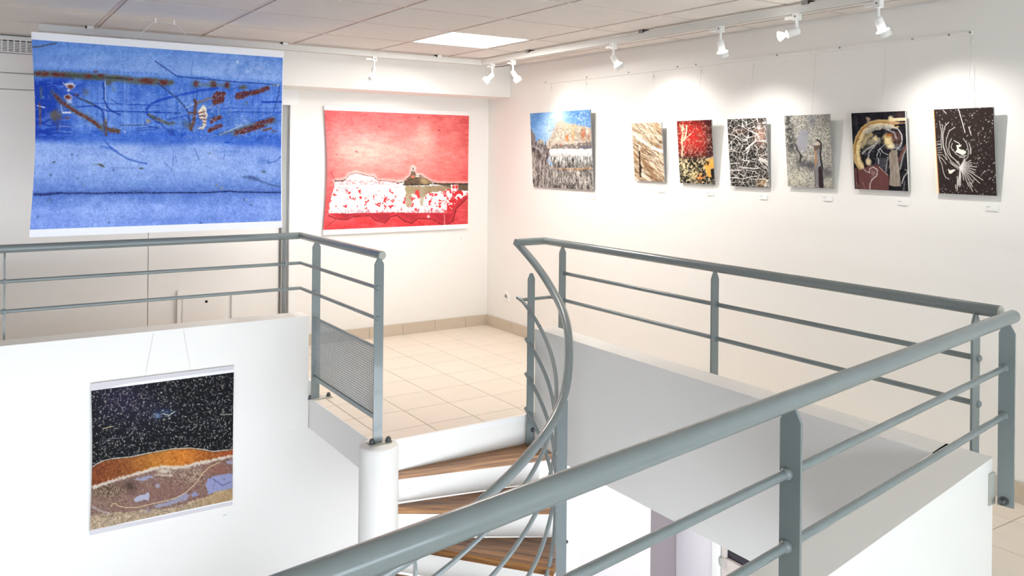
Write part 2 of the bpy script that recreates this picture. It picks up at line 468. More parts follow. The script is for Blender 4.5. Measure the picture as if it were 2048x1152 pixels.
for n, (lx, ly) in enumerate(((3.7, 5.0),)):  # added lamp, hidden from view, put here to brighten the lower wall
    lp = empty('ceiling_light', (lx, ly, SB - 0.02), 'added, unseen square light panel under the landing slab, brightening the lower wall', 'ceiling light')
    MB().box(lx - 0.28, lx + 0.28, ly - 0.28, ly + 0.28, SB - 0.014, SB - 0.001).build('frame', M['white'], lp)
    MB().box(lx - 0.26, lx + 0.26, ly - 0.26, ly + 0.26, SB - 0.0165, SB - 0.0142).build('diffuser', M['panel_light'], lp)
    ld = bpy.data.lights.new('panel_lamp', 'AREA'); ld.shape = 'SQUARE'; ld.size = 0.5; ld.energy = PANEL_POWER * 0.15; ld.color = (0.96, 0.96, 1.0)
    lo = bpy.data.objects.new('panel_lamp', ld); COL.objects.link(lo); lo.location = (lx, ly, SB - 0.03)
    set_parent(lo, lp)

# ------------------------------------------------------------------ railings
ZH, Z2, Z3 = 1.08, 0.89, 0.715
RH, RR = 0.0245, 0.0115
def post(parent, x, y, ang, z0, z1, w=0.054, t=0.0095, feet=None):
    """flat bar with a pointed head; ang = direction of the bar's width"""
    c, s = math.cos(ang), math.sin(ang)
    h = w / 2
    prof = [(-h, z0), (h, z0), (h, z1 - 0.036), (0.009, z1), (-0.009, z1), (-h, z1 - 0.036)]
    n = Vector((-s, c, 0)) * t
    pts = [Vector((x + c * u, y + s * u, z)) - n / 2 for u, z in prof]
    return MB().prism(pts, n).build('post', M['paint'], parent)
def collar(parent, p, d, r=0.0165):
    d = Vector(d).normalized()
    MB().lathe([(RR, -0.012), (r - 0.002, -0.008), (r, 0.0), (r - 0.002, 0.008), (RR, 0.012)], p, d, 14).build('weld_collar', M['paint'], parent, True)
def dome_bolt(parent, p, axis=(0, 0, 1), r=0.013, h=0.026, name='bolt'):
    MB().lathe([(r * 1.25, 0), (r * 1.25, h * 0.22), (r, h * 0.25), (r, h * 0.6), (r * 0.75, h * 0.86), (r * 0.3, h)], p, axis, 12).build(name, M['bolt'], parent, True)

# left parapet railing with its return along the landing
LR = empty('guardrail', (1.0, 5.72, ZT), 'grey guardrail on the white parapet below the blue poster, with perforated infill', 'railing')
YL = 5.70
MB().tube([(XL + 0.1, YL, ZH), (1.962, YL, ZH), (1.975, 4.372, ZH)], RH).build('handrail', M['paint'], LR, True)
MB().lathe([(0.021, 0), (0.021, 0.004)], (1.975, 4.372, ZH), (0, -1, 0), 20).build('end_cap', M['plate'], LR, True)
for z in (Z2, Z3):
    MB().tube([(XL + 0.1, YL, z), (1.962, YL, z), (1.975, 4.445, z)], RR, 12).build('rail', M['paint'], LR, True)
for x in (1.851, 0.197, -1.46, -3.1):
    post(LR, x, YL + 0.028, math.pi / 2, 0.3, ZH - 0.02, w=0.05)
    for z in (Z2, Z3): collar(LR, (x, YL, z), (1, 0, 0))
    dome_bolt(LR, (x + 0.005, YL + 0.03, 0.4), (1, 0, 0))
for yy in (5.452, 4.432):
    p = post(LR, 1.985, yy, 0.0, 0.006, ZH - 0.02, w=0.056)
    for z in (Z2, Z3): collar(LR, (1.975, yy, z), (0, 1, 0))
pl = MB().box(1.972, 2.10, 5.425, 5.485, 0.0, 0.006).build('base_plate', M['plate'], LR)
dome_bolt(pl, (2.08, 5.455, 0.006)); dome_bolt(pl, (1.958, 5.47, 0.0))
pl = MB().box(1.93, 2.06, 4.40, 4.475, 0.0, 0.006).build('base_plate', M['plate'], LR)
dome_bolt(pl, (1.948, 4.425, 0.006), r=0.015, h=0.03); dome_bolt(pl, (2.045, 4.415, 0.006), r=0.015, h=0.03)
# perforated infill
xp = 1.978
MB().tube([(xp, 4.437, 0.545), (xp, 5.447, 0.545)], 0.0115, 12).build('infill_bar', M['paint'], LR, True)
MB().box(xp - 0.009, xp + 0.009, 4.437, 5.447, 0.135, 0.16).build('infill_bar', M['paint'], LR)
pf = MB(); k = 0
while 0.16 + k * 0.0144 < 0.54:
    pf.box(xp - 0.0008, xp + 0.0008, 4.437, 5.447, 0.16 + k * 0.0144, 0.16 + k * 0.0144 + 0.0058); k += 1
k = 0
while 4.437 + k * 0.0144 < 5.445:
    pf.box(xp - 0.0009, xp + 0.0009, 4.437 + k * 0.0144, 4.437 + k * 0.0144 + 0.0058, 0.155, 0.542); k += 1
pf = pf.build('perforated_sheet', M['paint'], LR); pf['kind'] = 'stuff'

# right parapet railing
RX = 3.265
RRt = empty('guardrail', (RX, 3.0, ZT), 'grey tubular guardrail on the parapet in front of the wall of small pictures', 'railing')
MB().tube([(3.03, 4.604, ZH), (RX, 4.604, ZH), (RX, 1.645, ZH)], RH).build('handrail', M['paint'], RRt, True)
MB().lathe([(0.023, 0), (0.023, 0.004)], (RX, 1.645, ZH), (0, -1, 0), 20).build('end_cap', M['plate'], RRt, True)
MB().tube([(RX, 4.375, Z2), (RX, 1.715, Z2)], RR, 12).build('rail', M['paint'], RRt, True)
MB().tube([(3.02, 4.53, Z3), (RX, 4.53, Z3), (RX, 1.715, Z3)], RR, 12).build('rail', M['paint'], RRt, True)
for yy in (4.385, 3.064, 1.728):
    post(RRt, RX - 0.015, yy, 0.0, 0.3, ZH - 0.02, w=0.05)
    for z in (Z2, Z3): collar(RRt, (RX, yy, z), (0, 1, 0))
    dome_bolt(RRt, (RX - 0.01, yy - 0.005, 0.4), (0, -1, 0))

# near parapet railing
NR = empty('guardrail', (1.6, 1.32, 0.4), 'pale grey guardrail crossing the picture closest to the viewer', 'railing')
ny = lambda x: 1.05 + 0.17 * x
nh = lambda x: 1.030 + 0.1737 * x
MB().tube([(-3.0, nh(-3.0), 1.072), (3.262, nh(3.262), 1.072)], RH, 24).build('handrail', M['paint'], NR, True)
for z in (Z2, Z3):
    MB().tube([(-3.0, ny(-3.0), z), (3.215, ny(3.215), z)], RR, 14).build('rail', M['paint'], NR, True)
nd = Vector((1, 0.17, 0)).normalized()
for x in (3.2, 1.672, 0.14, -1.39, -2.9):
    post(NR, x, ny(x) - 0.008, math.atan2(1, -0.17), 0.385, ZH - 0.026, w=0.054)
    for z in (Z2, Z3):
        for s in (-0.008, 0.008): collar(NR, Vector((x, ny(x), z)) + nd * s, nd)
    br = MB().box(x - 0.05, x - 0.006, near_out(x) - 0.014, near_out(x) - 0.003, 0.385, 0.50).build('bracket', M['plate'], NR)
    dome_bolt(br, (x - 0.006, ny(x) - 0.005, 0.405), (-1, -0.1, 0), 0.013, 0.03)

# ------------------------------------------------------------------ spiral staircase
CX, CY_ = 2.0, 4.43
RISE, STEP, A0 = 0.182, 19.6, -12.6
st = empty('spiral_staircase', (CX, CY_, ZL), 'white spiral staircase with oiled wooden treads winding down from the tiled landing', 'staircase')
MB().lathe([(0.112, 0), (0.112, -ZL - 0.012), (0.106, -ZL - 0.004), (0.1, -ZL - 0.0005)], (CX - 0.012, CY_ - 0.012, ZL), (0, 0, 1), 40).build('column', M['wall'], st, True)
def pol(r, deg, z=0): return Vector((CX + r * math.cos(math.radians(deg)), CY_ + r * math.sin(math.radians(deg)), z))
NT = 13
tread_th = 0.04
for k in range(1, NT + 1):
    z = -RISE * k
    a1 = A0 - STEP * (k - 1)                    # nosing angle
    a0 = 0.0 if k == 1 else a1 + STEP           # back edge
    tr = empty('tread', pol(0.5, a1, z - tread_th), parent=st)
    # boards parallel to the nosing
    nd_ = (pol(1, a1) - pol(0, a1)).normalized(); pr = Vector((-nd_.y, nd_.x, 0))
    base = pol(0, a1) - pr * 0.0
    RO = 1.035
    far = math.radians(a0 - a1 + (1.5 if k > 1 else 0.5))
    strips = [0.0, 0.03, 0.085, 0.17, 0.27, 0.42]
    for j in range(5):
        s0, s1 = strips[j] + (0.0004 if j else 0), strips[j + 1] - 0.0004
        def edge(s):   # start / end along the nosing for a given setback
            lo = max(0.085, s / math.tan(far)) if s > 0 else 0.085
            hi = math.sqrt(max(0.0001, RO * RO - s * s))
            if k == 1: hi = (1.043 - 0.2181 * s) / 0.976
            return lo, hi
        l0, h0 = edge(s0); l1, h1 = edge(s1)
        if l0 >= h0: continue
        if l1 >= h1:
            s1 = h0 * math.tan(far) * 0.98 if k == 1 else RO * math.sin(far); l1 = h1 = min(h0, s1 / math.tan(far))
            if s1 <= s0 + 0.004: continue
            pts = [base + nd_ * l0 + pr * s0, base + nd_ * h0 + pr * s0, base + nd_ * h1 + pr * s1]
        else:
            pts = [base + nd_ * l0 + pr * s0, base + nd_ * h0 + pr * s0, base + nd_ * h1 + pr * s1, base + nd_ * l1 + pr * s1]
        pts = [Vector((p.x, p.y, z - tread_th)) for p in pts]
        o = MB().prism(pts, (0, 0, tread_th - (0.0 if j else 0.0))).build('board', M['wood'], tr)
        ang = math.atan2(nd_.y, nd_.x)
        # keep the grain along the board
        o.data.transform(Matrix.Rotation(-ang, 4, 'Z')); o.rotation_euler = (0, 0, ang)
    # riser below this tread's nosing, set back a little
    if k < NT:
        rb = base + pr * 0.028
        pts = [rb + nd_ * 0.09, rb + nd_ * 1.0, rb + nd_ * 1.0 + pr * 0.02, rb + nd_ * 0.09 + pr * 0.02]
        pts = [Vector((p.x, p.y, z - RISE + 0.0005)) for p in pts]
        MB().prism(pts, (0, 0, RISE - tread_th - 0.001)).build('riser', M['wall'], st)

# stair balustrade: handrail and four thinner rails, flat posts
SR = empty('stair_railing', pol(1.07, -48, -0.8), 'grey curved balustrade spiralling down beside the wooden treads', 'railing')
HT = [(11, 1.08), (4, 0.995), (-3, 0.915), (-12, 0.81), (-22, 0.72), (-30, 0.645), (-37, 0.545), (-43, 0.45), (-49, 0.375), (-57, 0.30), (-67, 0.225), (-79, 0.12), (-89, 0.03), (-105, -0.145), (-114, -0.235), (-130, -0.385), (-160, -0.66), (-200, -1.02), (-240, -1.38)]
ht = np.array(HT); 
def zh(t):
    return np.interp(-np.asarray(t, float), -ht[:, 0], ht[:, 1])
th = np.arange(11, -221, -2.5)
zz = zh(th); 
for _ in range(3): zz[1:-1] = 0.25 * zz[:-2] + 0.5 * zz[1:-1] + 0.25 * zz[2:]
RHR, RTR = 1.073, 1.004
MB().tube([pol(RHR, t, z) for t, z in zip(th, zz)], RH, 18).build('handrail', M['paint'], SR, True)
for (t0, z0, sl, join) in ((3.0, 0.72, 0.0102, True), (0.5, 0.485, 0.0108, False), (0.2, 0.265, 0.0114, False), (0.2, 0.045, 0.0117, False)):
    tt = np.arange(t0, -211, -3.0)
    zr = [z0 - sl * (t0 - t) if t > -60 else z0 - sl * (t0 + 60) - 0.0095 * (-60 - t) for t in tt]
    pts = [pol(RTR, t, z) for t, z in zip(tt, zr)]
    if join: pts = [Vector((2.998, 4.53, 0.735))] + pts
    MB().tube(pts, RR, 12).build('rail', M['paint'], SR, True)
post(SR, 3.018, 4.402, 0.0, -0.24, 0.905, w=0.05)
MB().box(3.03, 3.048, 4.41, 4.43, -0.15, -0.06).build('bracket', M['bolt'], SR)
dome_bolt(SR, (3.035, 4.40, -0.09), (0, -1, 0), 0.012, 0.02)
for a, zt, zb in ((-48.5, 0.372, -1.25), (-105.5, -0.175, -1.7), (-165, -0.73, -2.2)):
    p = pol(1.062, a)
    post(SR, p.x, p.y, math.radians(a), zb, zt, w=0.056)
    for n in range(3):
        q = pol(1.092, a, -0.42 - 0.18 * n + (a + 48.5) * 0.0095)
        dome_bolt(SR, q, pol(1, a) - pol(0, a), 0.008, 0.008)
#ART
# ------------------------------------------------------------------ light track, spots, picture rail
TK = empty('light_track', (3.738, 6.24, 2.43), 'white aluminium lighting track running round two sides below the ceiling', 'track')
TZ0, TZ1 = 2.428, 2.472
MB().box(0.39, 3.756, 6.222, 6.258, TZ0, TZ1).build('track_profile', M['track'], TK)
MB().box(3.72, 3.756, -1.4, 6.222, TZ0, TZ1).build('track_profile', M['track'], TK)
MB().box(0.392, 3.74, 6.232, 6.248, TZ0 - 0.0005, TZ0).build('groove', M['edge'], TK)
MB().box(3.73, 3.746, -1.4, 6.23, TZ0 - 0.0005, TZ0).build('groove', M['edge'], TK)
for x in (0.689, 2.006, 3.311):
    MB().box(x - 0.02, x + 0.02, 6.214, 6.266, TZ1 - 0.008, ZC - 0.005).build('ceiling_clip', M['white'], TK)
    MB().box(x - 0.026, x - 0.02, 6.213, 6.266, TZ1 - 0.006, ZC - 0.006).build('clip_screw', M['gap'], TK)
for y in (5.504, 4.174, 2.886, 1.6, 0.3):
    MB().box(3.712, 3.764, y - 0.02, y + 0.02, TZ1 - 0.008, ZC - 0.005).build('ceiling_clip', M['edge'], TK)
    MB().box(3.713, 3.764, y - 0.026, y - 0.02, TZ1 - 0.006, ZC - 0.006).build('clip_screw', M['gap'], TK)

def spot_lamp(base, along, aim, label, ring=True, power=1.0, blend=1.0, cone=115):
    base = Vector(base); along = Vector(along).normalized(); d = Vector(aim).normalized()
    t = empty('spotlight', base, label, 'spotlight', 'white track spotlights')
    side = along.cross(Vector((0, 0, 1)))
    def blk(c, l, w, h, nm, m):
        c = Vector(c)
        pts = [c + along * (l / 2 * a) + side * (w / 2 * b) for a, b in ((-1, -1), (1, -1), (1, 1), (-1, 1))]
        return MB().prism(pts, (0, 0, -h)).build(nm, m, t)
    z = Vector((0, 0, 1))
    blk(base, 0.034, 0.034, 0.036, 'adapter', M['white'])
    blk(base + along * 0.045 - z * 0.012, 0.056, 0.022, 0.014, 'adapter_lever', M['white'])
    MB().lathe([(0.004, 0), (0.004, 0.003)], base - z * 0.016 - side * 0.0165, -side, 8).build('set_screw', M['gap'], t)
    j = base - z * 0.036
    MB().tube([j, j - z * 0.062], 0.0085, 12).build('stem', M['white'], t, True)
    k = j - z * 0.060 - d * 0.004
    MB().lathe([(0.012, -0.012), (0.019, -0.006), (0.0205, 0.0), (0.0205, 0.052), (0.018, 0.055)], k, d, 20).build('lamp_holder', M['white'], t, True)
    if ring:
        MB().lathe([(0.012, 0.054), (0.0305, 0.060), (0.0325, 0.064)], k, d, 20).build('bulb', M['bulb'], t, True)
        MB().lathe([(0.033, 0.0645), (0.034, 0.066), (0.034, 0.092), (0.0315, 0.094), (0.0315, 0.0655)], k, d, 24).build('rim', M['white'], t, True)
        tip = k + d * 0.105
    else:
        MB().lathe([(0.021, 0.0551), (0.0225, 0.0555), (0.0225, 0.058), (0.012, 0.0585)], k, d, 20).build('holder_ring', M['white'], t, True)
        MB().lathe([(0.009, 0.0585), (0.011, 0.07), (0.020, 0.085), (0.0262, 0.098), (0.0262, 0.104), (0.012, 0.106)], k, d, 20).build('bulb', M['bulb'], t, True)
        tip = k + d * 0.12
    ld = bpy.data.lights.new('lamp_beam', 'SPOT'); ld.energy = SPOT_POWER * power; ld.spot_size = math.radians(cone); ld.spot_blend = blend
    ld.shadow_soft_size = 0.022; ld.color = (1.0, 0.97, 0.93)
    lo = bpy.data.objects.new('lamp_beam', ld); COL.objects.link(lo)
    lo.location = tip; lo.rotation_euler = d.to_track_quat('-Z', 'Y').to_euler()
    set_parent(lo, t)
    return t
YA = (0, 1, 0)
spot_lamp((2.733, 6.24, TZ0), (-1, 0, 0), (0.05, 0.36, -0.93), 'white track spotlight aimed down at the red poster, alone on the back track', power=0.8)
spot_lamp((3.738, 6.064, TZ0), YA, (-0.62, 0.42, -0.66), 'white track spotlight at the track corner, tilted towards the red poster', power=0.8)
spot_lamp((3.738, 5.746, TZ0), YA, (0.52, -0.08, -0.72), 'white track spotlight tilted at the picture of blue sky and pale rock', power=0.42)
spot_lamp((3.738, 4.478, TZ0), YA, (0.52, -0.1, -0.72), 'white track spotlight above the narrow tan picture', power=0.85)
spot_lamp((3.738, 3.499, TZ0), YA, (0.36, 0.08, -0.86), 'white track spotlight above the black and white crackle picture')
spot_lamp((3.738, 2.954, TZ0), YA, (-0.72, 0.52, -0.26), 'bare glowing track spotlight turned away from the wall', ring=False, power=0.25, cone=100)
spot_lamp((3.738, 2.473, TZ0), YA, (0.40, -0.12, -0.82), 'white track spotlight nearest the picture of white lines on black')
MB().tube([(3.738, 6.03, TZ0 - 0.03), (3.738, 5.9, TZ0 - 0.036), (3.738, 5.79, TZ0 - 0.03)], 0.003, 8).build('cable', M['gap'], TK, True)

PR = empty('picture_rail', (4.27, 4.2, 2.29), 'slim white picture rail screwed along the upper right wall', 'picture rail')
MB().box(4.268, 4.2795, 2.303, 6.067, 2.284, 2.304).build('rail_profile', M['wall'], PR)
for y in (6.03, 5.45, 4.93, 4.4, 4.22, 3.52, 3.07, 2.62, 2.42, 2.31):
    MB().lathe([(0.006, 0), (0.006, 0.003), (0.003, 0.005)], (4.268, y, 2.298), (-1, 0, 0), 10).build('screw', M['edge'], PR)

# ------------------------------------------------------------------ prints: a small painting kit (display colours per vertex)
def vnoise(x, y, seed):
    rs = np.random.RandomState(seed); T = rs.rand(257, 257); T[256] = T[0]; T[:, 256] = T[:, 0]
    xi = np.floor(x).astype(int); yi = np.floor(y).astype(int); fx = x - xi; fy = y - yi
    fx = fx * fx * (3 - 2 * fx); fy = fy * fy * (3 - 2 * fy); xi %= 256; yi %= 256
    a = T[yi, xi]; b = T[yi, xi + 1]; c = T[yi + 1, xi]; d = T[yi + 1, xi + 1]
    return (a * (1 - fx) + b * fx) * (1 - fy) + (c * (1 - fx) + d * fx) * fy
def fbm(x, y, s, o=4, seed=1, sx=1.0, sy=1.0):
    t = 0; w = 0; amp = 1.0
    for k in range(o):
        f = 2.0 ** k / s
        t = t + amp * vnoise(x * f * sx + 17.3 * k + 500, y * f * sy + 9.1 * k + 500, seed + k); w += amp; amp *= 0.55
    return t / w
def sm(a, b, x):
    t = np.clip((x - a) / (b - a), 0, 1); return t * t * (3 - 2 * t)

class Art:
    """quad: the print's corners TL, TR, BR, BL on a reading sheet; marks are given in that sheet's units"""
    def __init__(self, quad, nx, ny):
        self.nx, self.ny = nx, ny
        A = []; B = []
        for (u, v), (x, y) in zip(((0, 0), (1, 0), (1, 1), (0, 1)), quad):
            A += [[u, v, 1, 0, 0, 0, -u * x, -v * x], [0, 0, 0, u, v, 1, -u * y, -v * y]]; B += [x, y]
        h = np.linalg.solve(np.array(A, float), np.array(B, float))
        self.Hm = np.append(h, 1).reshape(3, 3); self.Hi = np.linalg.inv(self.Hm)
        u, v = np.meshgrid(np.linspace(0, 1, nx), np.linspace(0, 1, ny))
        w = self.Hm[2, 0] * u + self.Hm[2, 1] * v + 1
        self.X = (self.Hm[0, 0] * u + self.Hm[0, 1] * v + self.Hm[0, 2]) / w
        self.Y = (self.Hm[1, 0] * u + self.Hm[1, 1] * v + self.Hm[1, 2]) / w
        self.U, self.V = u, v
        self.C = np.zeros((ny, nx, 3))
        self.T = lambda x, y: (x, y)
    def sheet(self, x0, y0, s): self.T = lambda x, y: (x0 + x / s, y0 + y / s); self.s = s
    def pts(self, P): return [self.T(*p) for p in P]
    def win(self, P, m):
        P = np.array(P); x0, y0 = P.min(0) - m; x1, y1 = P.max(0) + m
        q = np.array([[x0, x1, x1, x0], [y0, y0, y1, y1], [1, 1, 1, 1]]); r = self.Hi @ q; r = r[:2] / r[2]
        i0 = int(np.clip(np.floor(r[0].min() * (self.nx - 1)) - 1, 0, self.nx)); i1 = int(np.clip(np.ceil(r[0].max() * (self.nx - 1)) + 2, 0, self.nx))
        j0 = int(np.clip(np.floor(r[1].min() * (self.ny - 1)) - 1, 0, self.ny)); j1 = int(np.clip(np.ceil(r[1].max() * (self.ny - 1)) + 2, 0, self.ny))
        return slice(j0, j1), slice(i0, i1)
    def mix(self, m, col, w=None):
        col = np.asarray(col, float)
        if w is None: self.C += np.clip(m, 0, 1)[..., None] * (col - self.C)
        else: self.C[w] += np.clip(m, 0, 1)[..., None] * (col - self.C[w])
    def line(self, P, wd, col, a=1.0, soft=0.8, rough=0.0, taper=False, seed=3):
        P = self.pts(P); w = self.win(P, wd + soft + rough + 1)
        X, Y = self.X[w], self.Y[w]
        if X.size == 0: return
        D = np.full(X.shape, 1e9); Tm = np.zeros(X.shape); n = len(P) - 1
        for k in range(n):
            (x0, y0), (x1, y1) = P[k], P[k + 1]; dx, dy = x1 - x0, y1 - y0; L2 = dx * dx + dy * dy + 1e-9
            t = np.clip(((X - x0) * dx + (Y - y0) * dy) / L2, 0, 1)
            d = np.hypot(X - x0 - t * dx, Y - y0 - t * dy); b = d < D; D = np.where(b, d, D); Tm = np.where(b, (k + t) / n, Tm)
        hw = wd / 2 * (np.sin(np.pi * np.clip(Tm, 0.03, 0.97)) ** 0.6 if taper else 1.0)
        if rough: D = D + (fbm(X, Y, 3.0, 3, seed) - 0.5) * 2 * rough
        m = a * (1 - sm(-soft * 0.7, soft * 0.7, D - hw))
        if rough > 0.9 and a > 0.5: m = m * np.clip(0.45 + 1.5 * fbm(X, Y, 2.0, 2, seed + 40) ** 1.2, 0, 1)
        self.mix(m, col, w)
    def poly(self, P, col, a=1.0, soft=0.8, rough=0.0, seed=5, mask=None, only=False):
        P = self.pts(P); w = self.win(P, soft + rough + 2); X, Y = self.X[w], self.Y[w]
        if X.size == 0: return
        if rough: X = X + (fbm(X, Y, 4, 3, seed) - 0.5) * 2 * rough; Y = Y + (fbm(self.X[w], self.Y[w], 4, 3, seed + 9) - 0.5) * 2 * rough
        ins = np.zeros(X.shape, bool); D = np.full(X.shape, 1e9); n = len(P)
        for k in range(n):
            (x0, y0), (x1, y1) = P[k], P[(k + 1) % n]
            if y0 != y1:
                c = ((y0 > Y) != (y1 > Y)) & (X < (x1 - x0) * (Y - y0) / (y1 - y0) + x0); ins ^= c
            dx, dy = x1 - x0, y1 - y0; t = np.clip(((X - x0) * dx + (Y - y0) * dy) / (dx * dx + dy * dy + 1e-9), 0, 1)
            D = np.minimum(D, np.hypot(X - x0 - t * dx, Y - y0 - t * dy))
        m = a * sm(-soft / 2, soft / 2, np.where(ins, D, -D))
        if only: return m, w
        if mask is not None: m = m * mask[w]
        self.mix(m, col, w)
    def blob(self, c, rx, ry, col, a=1.0, p=1.0, rot=0.0, rough=0.0, seed=11):
        cx, cy = self.T(*c); R_ = max(rx, ry) * 2.2; w = self.win([(cx - R_, cy - R_), (cx + R_, cy + R_)], 1); X, Y = self.X[w] - cx, self.Y[w] - cy
        if X.size == 0: return
        cr, sr = math.cos(rot), math.sin(rot); q = np.hypot((X * cr + Y * sr) / rx, (-X * sr + Y * cr) / ry)
        if rough: q = q + (fbm(self.X[w], self.Y[w], 4, 3, seed) - 0.5) * 2 * rough
        self.mix(a * np.exp(-np.clip(q, 0, 9) ** (2 * p)), col, w)
    def specks(self, n, col, sz=(0.6, 1.4), ln=(0, 3), seed=1, box=None, keep=None, a=(0.5, 1.0), ang=None, curve=0.0):
        rs = np.random.RandomState(seed); cnt = 0
        s = self.T; self.T = lambda x, y: (x, y)
        for _ in range(n):
            u, v = rs.rand(2)
            if box: u = box[0] + u * (box[2] - box[0]); v = box[1] + v * (box[3] - box[1])
            j, i = int(v * (self.ny - 1)), int(u * (self.nx - 1))
            if keep is not None and not keep[j, i]: continue
            x, y = self.X[j, i], self.Y[j, i]; t = rs.rand() * math.pi if ang is None else ang + (rs.rand() - 0.5) * 0.9
            l = ln[0] + rs.rand() * (ln[1] - ln[0]); c, q = math.cos(t) * l / 2, math.sin(t) * l / 2; k = (rs.rand() - 0.5) * curve
            cc = np.asarray(col, float); cc = cc[rs.randint(len(cc))] if cc.ndim == 2 else cc
            self.line([(x - c, y - q), (x - q * k, y + c * k), (x + c, y + q)], sz[0] + rs.rand() * (sz[1] - sz[0]), cc, a[0] + rs.rand() * (a[1] - a[0]), 0.8)
        self.T = s
    def tint(self, n, amt): self.C += (n - 0.5)[..., None] * 2 * np.asarray(amt, float)
    def grad(self, vs, cols, v=None):
        v = self.V if v is None else v; cols = np.array(cols, float)
        self.C = np.stack([np.interp(v, vs, cols[:, k]) for k in range(3)], -1)

K_INK = 0.95
def sheet_object(art, pos, name, mat, parent, gain=1.0):
    """grid mesh carrying the painted colours; pos(U, V) gives x, y, z arrays"""
    nx, ny = art.nx, art.ny
    x, y, z = pos(art.U, art.V)
    co = np.stack([x, y, z], -1).reshape(-1, 3); org = co.mean(0)
    me = bpy.data.meshes.new(name)
    i = np.arange(nx * ny).reshape(ny, nx)
    f = np.stack([i[:-1, :-1], i[1:, :-1], i[1:, 1:], i[:-1, 1:]], -1).reshape(-1, 4)
    nf = len(f)
    me.vertices.add(nx * ny); me.vertices.foreach_set('co', (co - org).astype(np.float32).ravel())
    me.loops.add(nf * 4); me.loops.foreach_set('vertex_index', f.astype(np.int32).ravel())
    me.polygons.add(nf); me.polygons.foreach_set('loop_start', np.arange(0, nf * 4, 4, dtype=np.int32))
    me.update(calc_edges=True)
    at = me.color_attributes.new('ink', 'FLOAT_COLOR', 'POINT')
    c = np.ones((nx * ny, 4), np.float32); c[:, :3] = lin(np.clip(art.C, 0, 255)).reshape(-1, 3) * K_INK * gain
    at.data.foreach_set('color', c.ravel())
    me.shade_smooth(); me.materials.append(mat); me.validate()
    o = bpy.data.objects.new(name, me); COL.objects.link(o); o.location = org
    set_parent(o, parent)
    return o
PRINT = print_mat('matt_photo_print', 0.55)
GLOSSY = print_mat('gloss_photo_print', 0.3)
